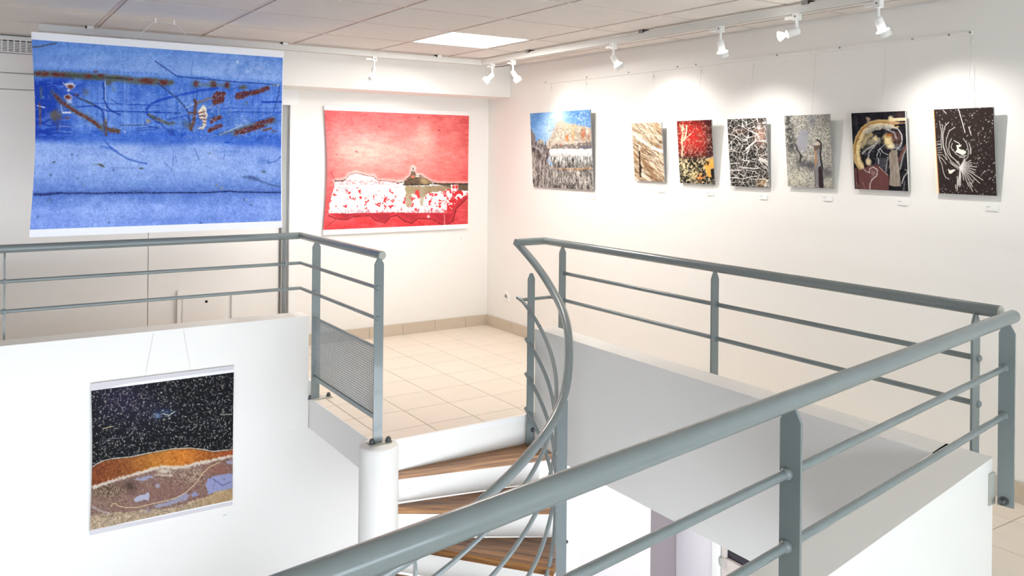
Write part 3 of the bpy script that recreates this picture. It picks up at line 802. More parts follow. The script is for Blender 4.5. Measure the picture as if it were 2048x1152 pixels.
# ---- the wide blue print hung above the left railing
def paint_blue():
    A = Art([(62.9, 63.5), (567.7, 102.3), (564.3, 455.1), (58.9, 474.8)], 600, 470)
    X, Y = A.X, A.Y
    v = (A.V - 0.038) / 0.925
    n1 = fbm(X, Y, 60, 4, 3); n2 = fbm(X, Y, 9, 4, 9); n3 = fbm(X, Y, 2.6, 3, 21); st = fbm(X, Y, 40, 3, 33, 0.25, 3.0); vs_ = fbm(X, Y, 14, 3, 35, 2.6, 0.2)
    vv = v + (n1 - 0.5) * 0.02
    A.grad([0, 0.06, 0.13, 0.165, 0.19, 0.30, 0.44, 0.475, 0.52, 0.555, 0.62, 0.70, 0.77, 0.808, 0.83, 0.90, 1.0],
           [(96, 138, 214), (116, 154, 222), (132, 166, 228), (88, 132, 216), (76, 120, 210), (92, 134, 216), (102, 142, 220), (68, 112, 208), (72, 116, 210), (140, 168, 230),
            (150, 176, 234), (138, 166, 228), (112, 144, 212), (92, 122, 196), (96, 128, 204), (132, 160, 228), (124, 152, 224)], vv)
    A.tint(n1, (18, 16, 8)); A.tint(n2, (16, 15, 9)); A.tint(n3, (17, 17, 13)); A.tint(st, (12, 10, 6))
    mid = sm(0.19, 0.21, vv) * (1 - sm(0.47, 0.5, vv)); A.C += (mid * (vs_ - 0.5))[..., None] * np.array([64., 54, 26])
    A.blob((60, 110), 40, 46, (92, 132, 210), 0.5)
    # dark left patch, lighter wedge in the middle, deep band
    n4 = fbm(X, Y, 12, 4, 41, 0.5, 1.6)
    A.mix(0.95 * np.exp(-(np.clip((X - 60) / 78, 0, 9) ** 4)) * sm(0.195, 0.22, vv) * (1 - sm(0.5, 0.545, vv)) * sm(0.2, 0.5, n4 + 0.08), (22, 56, 166))
    A.mix(0.8 * np.exp(-((X - 130) / 48) ** 2 - ((Y - 170) / 22) ** 2) * sm(0.4, 0.6, n4), (24, 58, 170))
    A.mix(0.6 * sm(0.55, 0.75, n4) * np.exp(-((X - 110) / 70) ** 2 - ((Y - 240) / 40) ** 2), (112, 150, 216))
    A.mix(0.45 * np.exp(-((X - 265) / 28) ** 2 - ((Y - 192) / 22) ** 2), (58, 100, 204)); A.mix(0.5 * np.exp(-((X - 180) / 10) ** 4 - ((Y - 195) / 30) ** 4), (104, 142, 222))
    A.mix(0.55 * np.exp(-((X - 420) / 60) ** 2 - ((Y - 235) / 22) ** 2), (34, 84, 182)); A.mix(0.35 * np.exp(-((X - 505) / 50) ** 2 - ((Y - 200) / 26) ** 2), (66, 110, 214))
    A.mix(0.6 * np.exp(-((X - 490) / 42) ** 2 - ((Y - 138) / 12) ** 2) * sm(0.35, 0.6, n2), (176, 196, 236))
    A.mix(0.65 * sm(0, 1, (X - 540) / 26) * np.exp(-((Y - 288) / 12) ** 2), (48, 92, 200)); A.mix(0.6 * np.exp(-((X - 525) / 13) ** 2 - ((Y - 322) / 11) ** 2), (88, 126, 208))
    A.mix(0.7 * np.exp(-((X - 250) / 26) ** 4 - ((Y - 302) / 11) ** 4), (168, 190, 236))
    RUST, OLV, DK, WH, CR = (98, 46, 44), (94, 94, 78), (22, 52, 150), (222, 226, 236), (196, 150, 110)
    z1 = lambda: A.sheet(60, 60, 5.485); z2 = lambda: A.sheet(310, 60, 5.485); z3 = lambda: A.sheet(60, 260, 5.485); z4 = lambda: A.sheet(310, 260, 5.485)
    z1()
    A.line([(20, 185), (100, 183), (200, 160), (280, 145)], 2.6, (70, 74, 84), 0.85, 1.2, 0.6)
    for k in range(12): A.blob((300 + k * 50, 450 + 6 * math.sin(k)), 1.8, 1.2, (44, 84, 178), 0.8)
    for k in range(12): A.blob((830 + k * 50, 458 + k * 1.5), 1.8, 1.2, (44, 84, 178), 0.7)
    A.line([(40, 478), (180, 480), (330, 485), (560, 505), (800, 515), (1000, 535), (1200, 560), (1380, 560)], 13, OLV, 0.85, 5, 2.4)
    A.line([(380, 498), (560, 505), (640, 520), (800, 520)], 8, (70, 76, 62), 0.7, 4, 2)
    z2(); A.line([(0, 560), (100, 575), (180, 575)], 9, OLV, 0.8, 4, 2)
    z1()
    for x, y, rx, ry in ((70, 478, 6, 3.4), (145, 480, 9, 4.6), (270, 487, 10, 4), (345, 490, 6, 4), (420, 500, 5, 1.6), (640, 505, 8, 4.2), (775, 500, 7, 3.6), (720, 458, 4, 1.8), (990, 525, 8, 2.4), (1100, 540, 6, 2.6), (1285, 558, 16, 5.6)): A.blob((x, y), rx, ry, RUST, 1.0, 2, 0.05, 0.35)
    A.line([(420, 500), (560, 510)], 2, (62, 62, 50), 0.8, 1, 0.6); A.line([(840, 520), (1060, 535)], 4, (58, 62, 48), 0.8, 1.5, 1)
    A.blob((430, 610), 10, 6.4, WH, 0.95, 3, 0, 0.55); A.blob((435, 620), 6.5, 4.4, (116, 46, 38), 1, 3, 0, 0.4); A.blob((412, 660), 3.6, 2.4, WH, 0.9, 2, 0, 0.3); A.blob((410, 735), 10, 6.2, WH, 0.95, 3, 0, 0.5); A.blob((408, 735), 7, 4.4, (112, 52, 42), 1, 2.5, 0, 0.6)
    A.blob((415, 790), 5, 4, WH, 0.8, 2, 0, 0.8); A.line([(350, 580), (380, 600)], 2, (200, 190, 190), 0.8); A.blob((500, 715), 5, 3, (90, 40, 32), 1, 2, 0, 0.3)
    A.line([(440, 690), (480, 720), (560, 760), (680, 810), (760, 850), (800, 900), (805, 1000), (815, 1110)], 3.4, (34, 62, 150), 0.9, 1.4, 0.8)
    A.line([(540, 745), (640, 790), (700, 820)], 3, (84, 84, 80), 0.8, 1.4, 1)
    A.line([(230, 690), (330, 790), (430, 850), (540, 920), (660, 980), (740, 1040), (800, 1090)], 11, OLV, 0.6, 6, 3)
    A.line([(260, 720), (330, 790), (420, 850), (500, 900), (600, 950), (700, 1010), (760, 1070)], 5.6, (104, 52, 42), 0.95, 1.6, 1.8)
    A.line([(830, 980), (835, 1150)], 5, (90, 58, 44), 0.9, 2, 1.6); A.line([(850, 1090), (970, 1110)], 9, (100, 66, 44), 0.95, 2.5, 3); A.line([(820, 1010), (780, 1080)], 6, OLV, 0.6, 3, 2)
    A.line([(825, 560), (825, 830), (835, 1000)], 2.6, (170, 186, 226), 0.8, 1.2, 0.6); A.line([(800, 580), (812, 640), (810, 760), (850, 850), (900, 890), (990, 930)], 3, DK, 0.9, 1.2, 0.5)
    A.blob((870, 575), 7, 5.5, (92, 88, 66), 0.85, 1.5, 0, 0.7); A.blob((605, 680), 6, 6, (104, 112, 120), 0.8, 1.3, 0, 0.6); A.blob((920, 650), 4, 4, (110, 130, 160), 0.6, 1, 0, 0.5)
    A.blob((260, 945), 12, 12, (96, 86, 74), 0.9, 1.4, 0, 1.0, 77); A.line([(40, 830), (130, 850)], 2.4, WH, 0.8); A.line([(345, 905), (430, 905)], 3.4, WH, 0.95, 1, 0.8); A.line([(325, 820), (340, 900)], 1.8, (190, 200, 220), 0.7); A.blob((395, 965), 4, 2.4, (126, 70, 66), 0.9, 1.5, 0, 0.5)
    A.line([(68, 800), (70, 1040)], 4, (116, 84, 72), 0.85, 2, 2); A.line([(90, 640), (90, 740)], 6, (86, 96, 104), 0.7, 3, 2); A.line([(280, 940), (285, 1110)], 2.4, (60, 60, 80), 0.6, 1.4, 1); A.line([(300, 1052), (430, 1058)], 1.6, (190, 170, 180), 0.6)
    A.line([(510, 845), (680, 830), (860, 890), (1080, 895), (1426, 900)], 2.6, (26, 62, 170), 0.85, 1, 0.5); A.line([(680, 800), (900, 810), (1426, 825)], 2.2, (36, 74, 184), 0.75, 1, 0.4); A.line([(990, 1045), (1280, 1042)], 1.8, (50, 60, 90), 0.7, 1, 0.4); A.line([(890, 760), (970, 810)], 1.4, DK, 0.6)
    A.line([(1426, 770), (1330, 810), (1280, 870), (1290, 930), (1360, 980), (1440, 1030)], 4.2, (30, 68, 176), 0.9, 1.2, 0.6); A.line([(1310, 930), (1426, 1000)], 6, (92, 92, 66), 0.85, 2.5, 2); A.blob((1300, 1000), 4, 4, (190, 150, 110), 0.8, 1.5, 0, 0.5); A.line([(1260, 1000), (1265, 1040)], 2, DK, 0.7)
    for a, b in (((1165, 1080), (1426, 1060)), ((1170, 1105), (1400, 1085)), ((1290, 1050), (1426, 1080))): A.line([a, b], 1.6, DK, 0.7)
    A.line([(1040, 560), (1040, 1130)], 2.4, (140, 170, 226), 0.5, 2, 0.5); A.line([(1080, 620), (1040, 1100)], 2, (130, 160, 222), 0.4, 2, 0.5)
    z2()
    A.line([(0, 340), (120, 420), (240, 505), (400, 525), (700, 552), (900, 570), (1150, 585), (1300, 600)], 2.2, (30, 60, 150), 0.85, 1, 0.6); A.line([(250, 515), (560, 520), (700, 550)], 3, (40, 84, 190), 0.6, 2, 1)
    for x, y, rx, ry in ((90, 575, 10, 6), (450, 590, 5, 6), (640, 598, 6, 6.4), (790, 605, 5, 6)):
        A.blob((x, y), rx * 1.7, ry * 1.15, OLV, 0.7, 1.3, 0, 0.4); A.blob((x + 6, y), rx, ry, RUST, 1, 2, 0, 0.35)
    A.line([(480, 600), (620, 600)], 7, (112, 122, 126), 0.6, 4, 2); A.line([(680, 602), (760, 602)], 4, (104, 110, 112), 0.7, 2, 1); A.blob((968, 625), 9, 4.4, (96, 86, 64), 0.95, 1.5, 0.05, 0.4); A.blob((180, 575), 4, 2.6, (84, 82, 52), 0.9)
    A.line([(0, 790), (150, 740), (330, 700), (520, 660), (690, 640)], 5, (28, 72, 190), 0.9, 1.6, 1); A.line([(30, 580), (130, 660), (240, 740), (320, 830), (370, 910), (390, 1050)], 3.4, (44, 70, 136), 0.9, 1.4, 0.8)
    A.line([(800, 665), (930, 620)], 2.4, (50, 84, 170), 0.8, 1, 0.5); A.line([(440, 820), (540, 775), (640, 740)], 2.4, (170, 150, 140), 0.8, 1.2, 1.2); A.line([(350, 850), (460, 795)], 2, (200, 205, 220), 0.7)
    A.line([(1240, 635), (1120, 680), (980, 710), (920, 730)], 8, OLV, 0.6, 4, 2); A.line([(1240, 640), (1140, 672), (1060, 695)], 9.1, RUST, 1, 1.6, 2.2); A.line([(1000, 700), (915, 730)], 13.0, RUST, 1, 1.6, 2.5)
    A.poly([(640, 700), (700, 670), (780, 680), (760, 740), (770, 790), (700, 810), (650, 820), (630, 760)], RUST, 1, 1.6, 3.2); A.line([(640, 820), (600, 860)], 2, (170, 160, 160), 0.8); A.line([(698, 810), (700, 930)], 2, (150, 150, 170), 0.7); A.line([(630, 740), (540, 770), (460, 800)], 4, (120, 84, 70), 0.6, 2, 2)
    A.line([(440, 770), (455, 800), (440, 900), (430, 980), (400, 1090)], 6, (104, 60, 48), 0.95, 1.6, 2); A.line([(465, 650), (460, 770)], 2.4, (40, 76, 170), 0.8); A.line([(375, 910), (450, 905)], 4, (96, 60, 48), 0.9, 1.4, 1.4); A.blob((370, 1050), 12, 6, (88, 86, 62), 0.6, 1, 0.4, 0.6)
    A.poly([(535, 815), (565, 850), (585, 940), (560, 1040), (540, 1095), (470, 1085), (520, 1060), (530, 1000), (490, 960), (470, 905), (500, 860)], (236, 224, 208), 1, 1.2, 2.2)
    for a, b in (((470, 915), (550, 895)), ((490, 945), (560, 940)), ((510, 975), (560, 985)), ((530, 1010), (560, 1020))): A.line([a, b], 2.8, (120, 58, 42), 0.95, 1, 1)
    A.poly([(650, 945), (740, 935), (740, 970), (690, 990), (620, 1030), (610, 1000)], RUST, 1, 1, 2); A.line([(600, 1105), (660, 1070), (725, 1050)], 7.8, RUST, 1, 1.2, 1.8)
    A.line([(1300, 985), (1180, 1030), (1000, 1090), (880, 1130)], 14, OLV, 0.6, 5, 3); A.line([(1285, 985), (1200, 1010), (1120, 1030)], 9.1, RUST, 1, 1.4, 2.4); A.line([(1180, 1045), (1050, 1085), (900, 1125)], 10.4, RUST, 1, 1.4, 2.6); A.line([(1280, 1080), (1200, 1100)], 4, (108, 66, 52), 0.95, 1.4, 1.4); A.blob((1310, 1112), 4, 2, RUST, 0.9)
    A.line([(720, 1150), (850, 1090), (960, 1040)], 2.2, (190, 200, 220), 0.8); A.line([(700, 1150), (900, 1100), (1100, 1010)], 3, (90, 100, 90), 0.6, 2, 1.5)
    A.line([(1180, 790), (1390, 788)], 4, (20, 60, 176), 0.95, 1, 0.5); A.line([(700, 860), (1390, 860)], 1.6, (40, 80, 190), 0.7); A.line([(830, 895), (1110, 900), (1390, 905)], 2, (34, 74, 186), 0.8, 1, 0.4); A.line([(1370, 610), (1365, 680), (1310, 890)], 2, (36, 62, 140), 0.8); A.line([(1290, 600), (1360, 605)], 5, (110, 120, 140), 0.7, 2, 1.5); A.blob((1355, 605), 1.6, 1.6, WH, 0.9)
    A.line([(1390, 900), (1250, 960), (1050, 1020)], 2.6, (44, 84, 190), 0.7, 1.2, 0.6); A.line([(0, 905), (280, 908)], 2.4, (26, 62, 176), 0.8); A.line([(130, 985), (350, 935)], 2.4, (36, 72, 180), 0.8, 1, 0.5); A.line([(0, 960), (100, 1010), (160, 1030)], 6, (88, 84, 60), 0.85, 2, 1.6); A.blob((200, 1020), 3.4, 3, (96, 80, 60), 0.9)
    A.line([(0, 950), (120, 1080), (220, 1150)], 3, (40, 76, 176), 0.75, 1.4, 0.6); A.blob((905, 352), 2, 2.6, (236, 240, 248), 0.95); A.line([(415, 340), (395, 500)], 2, (84, 124, 206), 0.6); A.line([(810, 370), (780, 460)], 2, (90, 128, 208), 0.5); A.blob((1010, 800), 2, 3, (90, 96, 80), 0.8); A.blob((180, 303), 3, 1.2, (80, 110, 160), 0.8); A.blob((120, 445), 1.6, 1.4, (50, 80, 150), 0.8)
    for k in range(60): A.specks(1, (206, 214, 232), (0.7, 1.2), (2, 6), 400 + k, (0.6, 0.29, 0.85, 0.5), None, (0.3, 0.7), -0.3)
    A.specks(110, (24, 56, 160), (0.4, 1.0), (4, 18), 31, (0.0, 0.24, 1.0, 0.5), None, (0.3, 0.7), -0.2); A.specks(150, (176, 196, 232), (0.4, 0.8), (3, 12), 32, (0.0, 0.22, 1.0, 0.5), None, (0.3, 0.6), 1.4)
    A.specks(220, [(30, 64, 168), (24, 54, 150), (170, 192, 230)], (0.35, 0.8), (5, 26), 71, (0.0, 0.2, 1.0, 0.5), None, (0.3, 0.75), 0.1, 0.5); A.specks(120, [(34, 68, 170), (180, 200, 232)], (0.35, 0.8), (4, 16), 72, (0.35, 0.25, 1.0, 0.5), None, (0.3, 0.75), -0.5, 0.4); A.specks(90, [(150, 178, 226)], (0.4, 0.8), (6, 18), 73, (0.5, 0.22, 0.85, 0.42), None, (0.3, 0.6), 1.57, 0.1)
    z3()
    A.line([(820, 120), (870, 175), (960, 250), (1080, 320), (1200, 355), (1280, 370)], 3.6, (46, 88, 192), 0.75, 1.6, 1); A.line([(780, 180), (880, 200), (960, 240)], 5, (56, 98, 200), 0.6, 2.5, 1.5)
    A.blob((240, 353), 4, 1.6, (56, 64, 70), 0.95, 1.5, -0.3); A.blob((780, 388), 7, 2.4, (76, 76, 64), 1, 1.5, 0.4); A.line([(680, 378), (760, 378)], 2, (90, 110, 130), 0.6); A.blob((1222, 420), 4, 1.6, (70, 74, 60), 1, 1.5); A.line([(880, 415), (1180, 418)], 1.2, (70, 100, 170), 0.6)
    for x, y in ((350, 95), (915, 435), (580, 603), (900, 648), (190, 760), (75, 955), (515, 535), (210, 490), (865, 1020), (200, 495), (450, 268)): A.blob((x, y), 2.2, 2, (44, 66, 120), 0.7, 1, 0, 0.5)
    A.blob((195, 765), 2, 2, (190, 190, 190), 0.8); A.blob((580, 600), 1.6, 1.4, (200, 190, 180), 0.8); A.blob((1040, 18), 1.8, 1.8, WH, 0.9)
    P = [(25, 705), (130, 708), (250, 700), (330, 690), (420, 697), (560, 692), (720, 698), (860, 692), (1060, 690), (1250, 688), (1430, 690)]
    A.line(P, 7, (66, 96, 176), 0.55, 4, 1.5); A.line(P, 2.8, (22, 36, 92), 0.95, 1.2, 1.2); A.line(P[:4], 5, (26, 40, 100), 0.7, 2, 1.6)
    A.blob((1160, 675), 18, 3, (60, 84, 140), 0.6, 1, -0.05, 0.9); A.blob((200, 765), 7, 5, (54, 80, 150), 0.5)
    z4()
    P = [(0, 690), (300, 688), (560, 687), (820, 672), (900, 680), (1200, 684), (1400, 685)]
    A.line(P, 6, (76, 106, 184), 0.5, 4, 1.5); A.line(P, 2.4, (20, 34, 88), 0.95, 1, 0.9)
    A.line([(970, 515), (1060, 515), (1160, 560), (1270, 600), (1390, 622)], 4, (70, 92, 150), 0.75, 2, 1.4); A.blob((1070, 530), 14, 4.4, (64, 84, 140), 0.7, 1.5, 0.2, 0.6); A.blob((1200, 458), 3.6, 1.8, (58, 70, 60), 0.95)
    A.blob((600, 255), 3, 1.4, (64, 84, 110), 0.9); A.blob((600, 248), 1.6, 1, WH, 0.8); A.blob((680, 605), 2, 2.6, (130, 120, 110), 0.9); A.blob((735, 637), 3.6, 2.4, (150, 152, 150), 0.8); A.blob((992, 768), 3, 2.4, (34, 56, 110), 0.9); A.blob((1000, 766), 1.6, 1.6, WH, 0.9); A.blob((1055, 822), 3, 1.8, (44, 64, 110), 0.8); A.blob((508, 1020), 3, 1.8, (36, 66, 150), 0.9); A.blob((640, 970), 9, 4, (96, 128, 206), 0.7, 1, 0, 0.5)
    A.line([(435, 200), (490, 325)], 1.8, (56, 88, 170), 0.7); A.line([(205, 270), (198, 370)], 1.6, (60, 96, 190), 0.7); A.line([(230, 280), (240, 350)], 1.6, (60, 96, 190), 0.6); A.line([(770, 270), (755, 320)], 1.6, (60, 96, 190), 0.6); A.line([(100, 350), (200, 450)], 1.2, (60, 92, 170), 0.6); A.line([(1390, 290), (1340, 340), (1240, 365)], 2.2, (60, 96, 190), 0.8, 1, 0.5); A.line([(1250, 330), (1252, 365)], 2, (56, 90, 190), 0.8)
    A.blob((800, 138), 7, 2, (34, 80, 196), 0.9, 1.5); A.line([(860, 145), (1050, 160)], 4, (60, 104, 206), 0.6, 3, 1.5); A.line([(710, 240), (900, 235)], 5, (84, 124, 212), 0.5, 3, 2)
    for k in range(8): A.line([(1100 + k * 16, 130 - k * 4), (1130 + k * 16, 80 - k * 5)], 1.6, (40, 76, 176), 0.7)
    for k in range(9): A.line([(140 + k * 9, -10), (160 + k * 8, 60)], 1.5, (40, 70, 166), 0.6)
    A.specks(420, (56, 86, 170), (0.5, 1.1), (0.3, 2.4), 61, (0, 0.5, 1, 0.97), None, (0.25, 0.7)); A.specks(200, (64, 96, 176), (0.5, 1.0), (0.3, 2.6), 62, (0, 0.04, 1, 0.18), None, (0.25, 0.6)); A.specks(240, (196, 212, 244), (0.4, 0.9), (0.3, 2), 63, (0, 0.5, 1, 0.97), None, (0.2, 0.6))
    hot = (A.C[..., 0] - A.C[..., 2] > 12).astype(float)
    for _ in range(5): hot[1:-1, 1:-1] = (hot[:-2, 1:-1] + hot[2:, 1:-1] + hot[1:-1, :-2] + hot[1:-1, 2:] + hot[1:-1, 1:-1]) / 5
    near = (hot > 0.02) & (A.V > 0.1)
    A.specks(2600, [(84, 44, 42), (110, 60, 50), (96, 96, 80), (60, 62, 56), (150, 158, 170), (44, 70, 140)], (0.5, 1.3), (0.4, 4), 81, (0, 0.12, 1, 0.52), near, (0.3, 0.85), None, 0.8)
    A.specks(260, [(96, 100, 92), (120, 132, 150), (60, 84, 140)], (0.5, 1.1), (2, 9), 82, (0.5, 0.3, 1, 0.52), None, (0.25, 0.6), -0.35, 0.4)
    # grit inside the rust, fine craquelure everywhere
    rr = np.clip((A.C[..., 0] - A.C[..., 2]) / 40, 0, 1); gr = fbm(X, Y, 1.6, 2, 91); A.C += (rr * (gr - 0.5))[..., None] * np.array([70., 56, 50])
    A.C += ((fbm(X, Y, 1.3, 2, 95) - 0.5) * 2)[..., None] * np.array([20., 20, 16]); A.mix(0.35 * sm(0.62, 0.75, fbm(X, Y, 2.2, 2, 97)) * (A.V > 0.5), (84, 112, 184))
    m = (A.V < 0.038) | (A.V > 0.963) | (A.U > 0.996)
    A.C[m] = (232, 233, 240)
    return A
def pos_blue(U, V):
    c = np.exp(-U / 0.10) * np.sin(np.pi * np.clip(V, 0, 1)) ** 1.2
    d = np.exp(-(1 - U) / 0.08) * np.sin(np.pi * V)
    return 0.316 + 1.487 * U + 0.024 * c - 0.004 * d, 5.62 - 0.02 * c + 0.012 * np.sin(np.pi * V) - 0.006 * d, 2.343 - 1.195 * V
B = empty('poster', (1.06, 5.62, 1.148), 'very wide poster of scratched blue painted metal with rust, hung from the ceiling', 'poster')
sheet_object(paint_blue(), pos_blue, 'sheet', PRINT, B, 1.22)
MB().box(0.315, 1.804, 5.6215, 5.6275, 2.30, 2.343).build('top_batten', M['paper'], B)
MB().box(0.315, 1.804, 5.6215, 5.6275, 1.148, 1.19).build('bottom_batten', M['paper'], B)
for hx, tx in ((0.988, 0.86), (1.097, 1.235)):
    MB().tube([(hx, 5.612, 2.475), (tx, 5.624, 2.335)], 0.0022, 8).build('string', M['wire'], B)
    MB().box(hx - 0.004, hx + 0.004, 5.606, 5.618, 2.455, 2.4885).build('hook', M['white'], B)
MB().tube([(0.988, 5.612, 2.465), (1.097, 5.612, 2.462)], 0.002, 8).build('string', M['wire'], B)
# ---- the red print on the back wall
def paint_red():
    A = Art([(648.6, 211.1), (938.1, 223.3), (935.8, 456.9), (646.1, 469.9)], 400, 330)
    X, Y = A.X, A.Y
    n1 = fbm(X, Y, 40, 4, 5); n2 = fbm(X, Y, 7, 4, 7, 0.5, 1.4); n3 = fbm(X, Y, 2.4, 3, 8)
    A.grad([0, 0.1, 0.35, 0.58, 0.75, 1], [(228, 108, 110), (236, 116, 116), (244, 138, 132), (240, 116, 112), (222, 84, 86), (206, 62, 68)])
    A.mix(0.75 * np.exp(-((X - 745) / 75) ** 2 - ((Y - 305) / 34) ** 2), (252, 186, 174)); A.mix(0.7 * np.exp(-((X - 850) / 26) ** 2 - ((Y - 275) / 40) ** 2), (250, 178, 166))
    A.mix(0.5 * sm(0.86, 1, A.U), (214, 82, 86)); A.mix(0.4 * sm(0.12, 0, A.U), (214, 86, 90)); A.mix(0.4 * np.exp(-((X - 880) / 12) ** 2 - ((Y - 270) / 30) ** 2), (232, 104, 104))
    A.tint(n1, (10, 14, 14)); A.tint(n2, (14, 20, 20)); A.tint(n3, (11, 13, 13))
    A.sheet(630, 200, 4.266)
    rs = np.random.RandomState(4)
    A.specks(420, [(214, 92, 94), (252, 180, 174)], (0.5, 1.0), (1.5, 6), 14, (0, 0.04, 1, 0.6), None, (0.12, 0.4), 0.1, 0.5)
    for x, y in ((550, 222), (890, 148), (1062, 256), (175, 462), (355, 438)): A.line([(x - 8, y), (x + 6, y + 6)], 2, (150, 56, 58), 0.85, 1, 0.5)
    # torn strip
    body = [(155, 690), (215, 690), (255, 678), (290, 640), (350, 622), (440, 645), (500, 655), (530, 685), (600, 690), (700, 700), (765, 690), (820, 645), (838, 575), (860, 640), (905, 645), (975, 690), (1050, 712), (1310, 714), (1310, 795), (1235, 850), (1170, 935), (1165, 962), (900, 962), (600, 958), (300, 966), (105, 966), (108, 915), (132, 800), (155, 745)]
    A.line(body[:18], 9, (255, 226, 218), 0.6, 5, 1.5)
    A.poly([(105, 966), (180, 1000), (270, 1022), (330, 992), (470, 985), (520, 1025), (600, 1050), (640, 1000), (700, 985), (760, 1030), (825, 1052), (880, 1005), (1000, 1015), (1060, 1050), (1110, 1075), (1180, 1030), (1200, 940), (1300, 830), (1300, 780), (1100, 900)], (190, 52, 62), 0.95, 2, 2.5)
    A.poly([(180, 965), (270, 1015), (310, 985), (480, 975), (540, 1020), (610, 1035), (640, 970)], (150, 44, 54), 0.7, 3, 3); A.poly([(700, 965), (790, 1010), (830, 1035), (900, 980)], (160, 46, 54), 0.7, 3, 3); A.poly([(1000, 970), (1080, 1040), (1120, 1060), (1160, 980)], (168, 44, 54), 0.7, 3, 3)
    E = [(105, 985), (180, 1012), (270, 1022), (330, 995), (470, 988), (520, 1028), (600, 1048), (640, 1000), (700, 985), (760, 1030), (825, 1052), (880, 1010), (1000, 1018), (1060, 1050), (1110, 1075), (1180, 1030), (1205, 930), (1300, 835)]
    A.line(E, 2, (110, 34, 40), 0.85, 1.2, 0.8); A.line([(100, 1075), (180, 1015)], 1.6, (140, 44, 50), 0.7); A.line([(1300, 790), (1210, 850), (1170, 940)], 2, (130, 40, 46), 0.7)
    A.poly(body, (250, 246, 246), 1, 1.2, 1.4)
    m, w = A.poly(body, (0, 0, 0), 1, 1, 1.4, only=True)
    Xw, Yw = A.X[w], A.Y[w]; lx = (Xw - 630) * 4.266; ly = (Yw - 200) * 4.266
    f = fbm(Xw, Yw, 5.5, 3, 51); g = fbm(Xw, Yw, 2.2, 3, 52, 0.6, 1.5); sx = fbm(Xw, Yw, 3, 3, 53, 2.0, 0.3)
    A.mix(m * 0.75 * sm(900, 966, ly) * sm(0.4, 0.62, sx), (150, 110, 124), w); A.mix(m * 0.5 * sm(0.52, 0.7, sx) * sm(420, 180, lx), (190, 180, 196), w)
    A.mix(m * 0.75 * sm(735, 715, ly) * sm(668, 690, ly) * sm(0.42, 0.58, g) * sm(760, 700, lx), (206, 110, 110), w)
    A.mix(m * sm(0.69, 0.70, f + 0.15 * sm(860, 1180, lx) + 0.03 * sm(500, 300, np.abs(lx - 500))) * sm(730, 760, ly) * sm(970, 930, ly), (216, 56, 62), w)
    A.mix(m * 0.9 * sm(1050, 1150, lx) * sm(770, 800, ly + 60 * (f - 0.5)) * sm(0.45, 0.5, f), (208, 48, 54), w)
    BR, DKB = (146, 128, 98), (74, 60, 48)
    A.poly([(775, 728), (1165, 735), (1160, 765), (1060, 780), (960, 800), (940, 830), (775, 790)], BR, 0.9, 2, 3); A.poly([(772, 730), (832, 730), (828, 905), (776, 915)], (158, 142, 112), 0.85, 2, 2.5); A.poly([(893, 740), (938, 740), (925, 905), (900, 910)], (164, 152, 128), 0.8, 2, 2.5)
    A.poly([(855, 765), (890, 770), (905, 830), (880, 845), (858, 800)], (210, 60, 62), 0.95, 1, 2.5)
    A.poly([(1000, 712), (1310, 712), (1310, 778), (1225, 770), (1150, 745)], (96, 84, 68), 0.95, 1.4, 1.5); A.line([(970, 715), (1310, 718)], 2, (44, 38, 34), 0.95, 1, 0.5)
    A.poly([(755, 722), (765, 690), (820, 645), (838, 600), (858, 640), (905, 650), (975, 688), (1010, 715), (900, 724)], (120, 100, 80), 1, 1.2, 1.6)
    for a, b in (((760, 712), (890, 690)), ((770, 700), (880, 672)), ((780, 720), (895, 708)), ((790, 690), (850, 660)), ((700, 712), (770, 695))): A.line([a, b], 2.2, DKB, 0.9, 1, 0.8)
    A.blob((938, 690), 9, 6, (166, 142, 106), 1, 3, 0, 0.2); A.blob((838, 625), 4, 4, (110, 96, 84), 1, 2); A.blob((838, 655), 4, 2.6, (226, 120, 96), 1, 2); A.blob((880, 645), 5, 3, (250, 246, 244), 0.95, 2, 0, 0.4); A.line([(755, 725), (975, 724)], 2, (40, 34, 30), 0.95, 1, 0.6); A.blob((838, 585), 3, 5, (255, 246, 240), 0.9, 1.5)
    A.line(body[:10], 1.5, (120, 60, 60), 0.85, 1, 0.8); A.line(body[10:18], 1.5, (90, 60, 50), 0.85, 1, 0.8); A.line([(115, 610), (155, 680)], 1.6, (150, 60, 62), 0.8); A.line([(155, 690), (215, 692), (255, 680)], 3, (90, 70, 70), 0.85, 1.4, 1)
    for k in range(8): A.line([(160 + k * 12, 745 + (k % 3) * 16), (260 + k * 8, 748 + (k % 3) * 16)], 1.0, (120, 100, 110), 0.55)
    A.poly([(1160, 722), (1225, 722), (1225, 765), (1165, 762)], (248, 240, 240), 1, 1, 1.5); A.blob((1185, 742), 3, 4, (216, 56, 60), 1, 2); A.blob((1212, 742), 3, 4.4, (214, 52, 58), 1, 2); A.line([(410, 700), (412, 960)], 1, (214, 206, 210), 0.8); A.line([(620, 735), (622, 950)], 1, (222, 214, 216), 0.8)
    A.blob((968, 993), 3, 3, (246, 220, 220), 0.9, 2, 0, 0.4); A.line([(1105, 985), (1105, 1080)], 2.6, (226, 140, 140), 0.7, 1.5, 1)
    mm = (A.V < 0.036) | (A.V > 0.962)
    A.C[mm] = (240, 240, 240)
    return A
def pos_red(U, V):
    c = np.exp(-U / 0.09) * np.sin(np.pi * V) ** 1.2
    return 2.60 + 1.446 * U + 0.026 * c, 6.985 - 0.02 * c + 0.006 * np.sin(np.pi * V), 2.068 - 1.12 * V
R_ = empty('poster', (3.32, 6.985, 0.948), 'large poster of peeling red paint over white plaster on the back wall', 'poster')
sheet_object(paint_red(), pos_red, 'sheet', PRINT, R_, 1.06)
MB().box(2.599, 4.047, 6.986, 6.993, 2.03, 2.068).build('top_batten', M['paper'], R_)
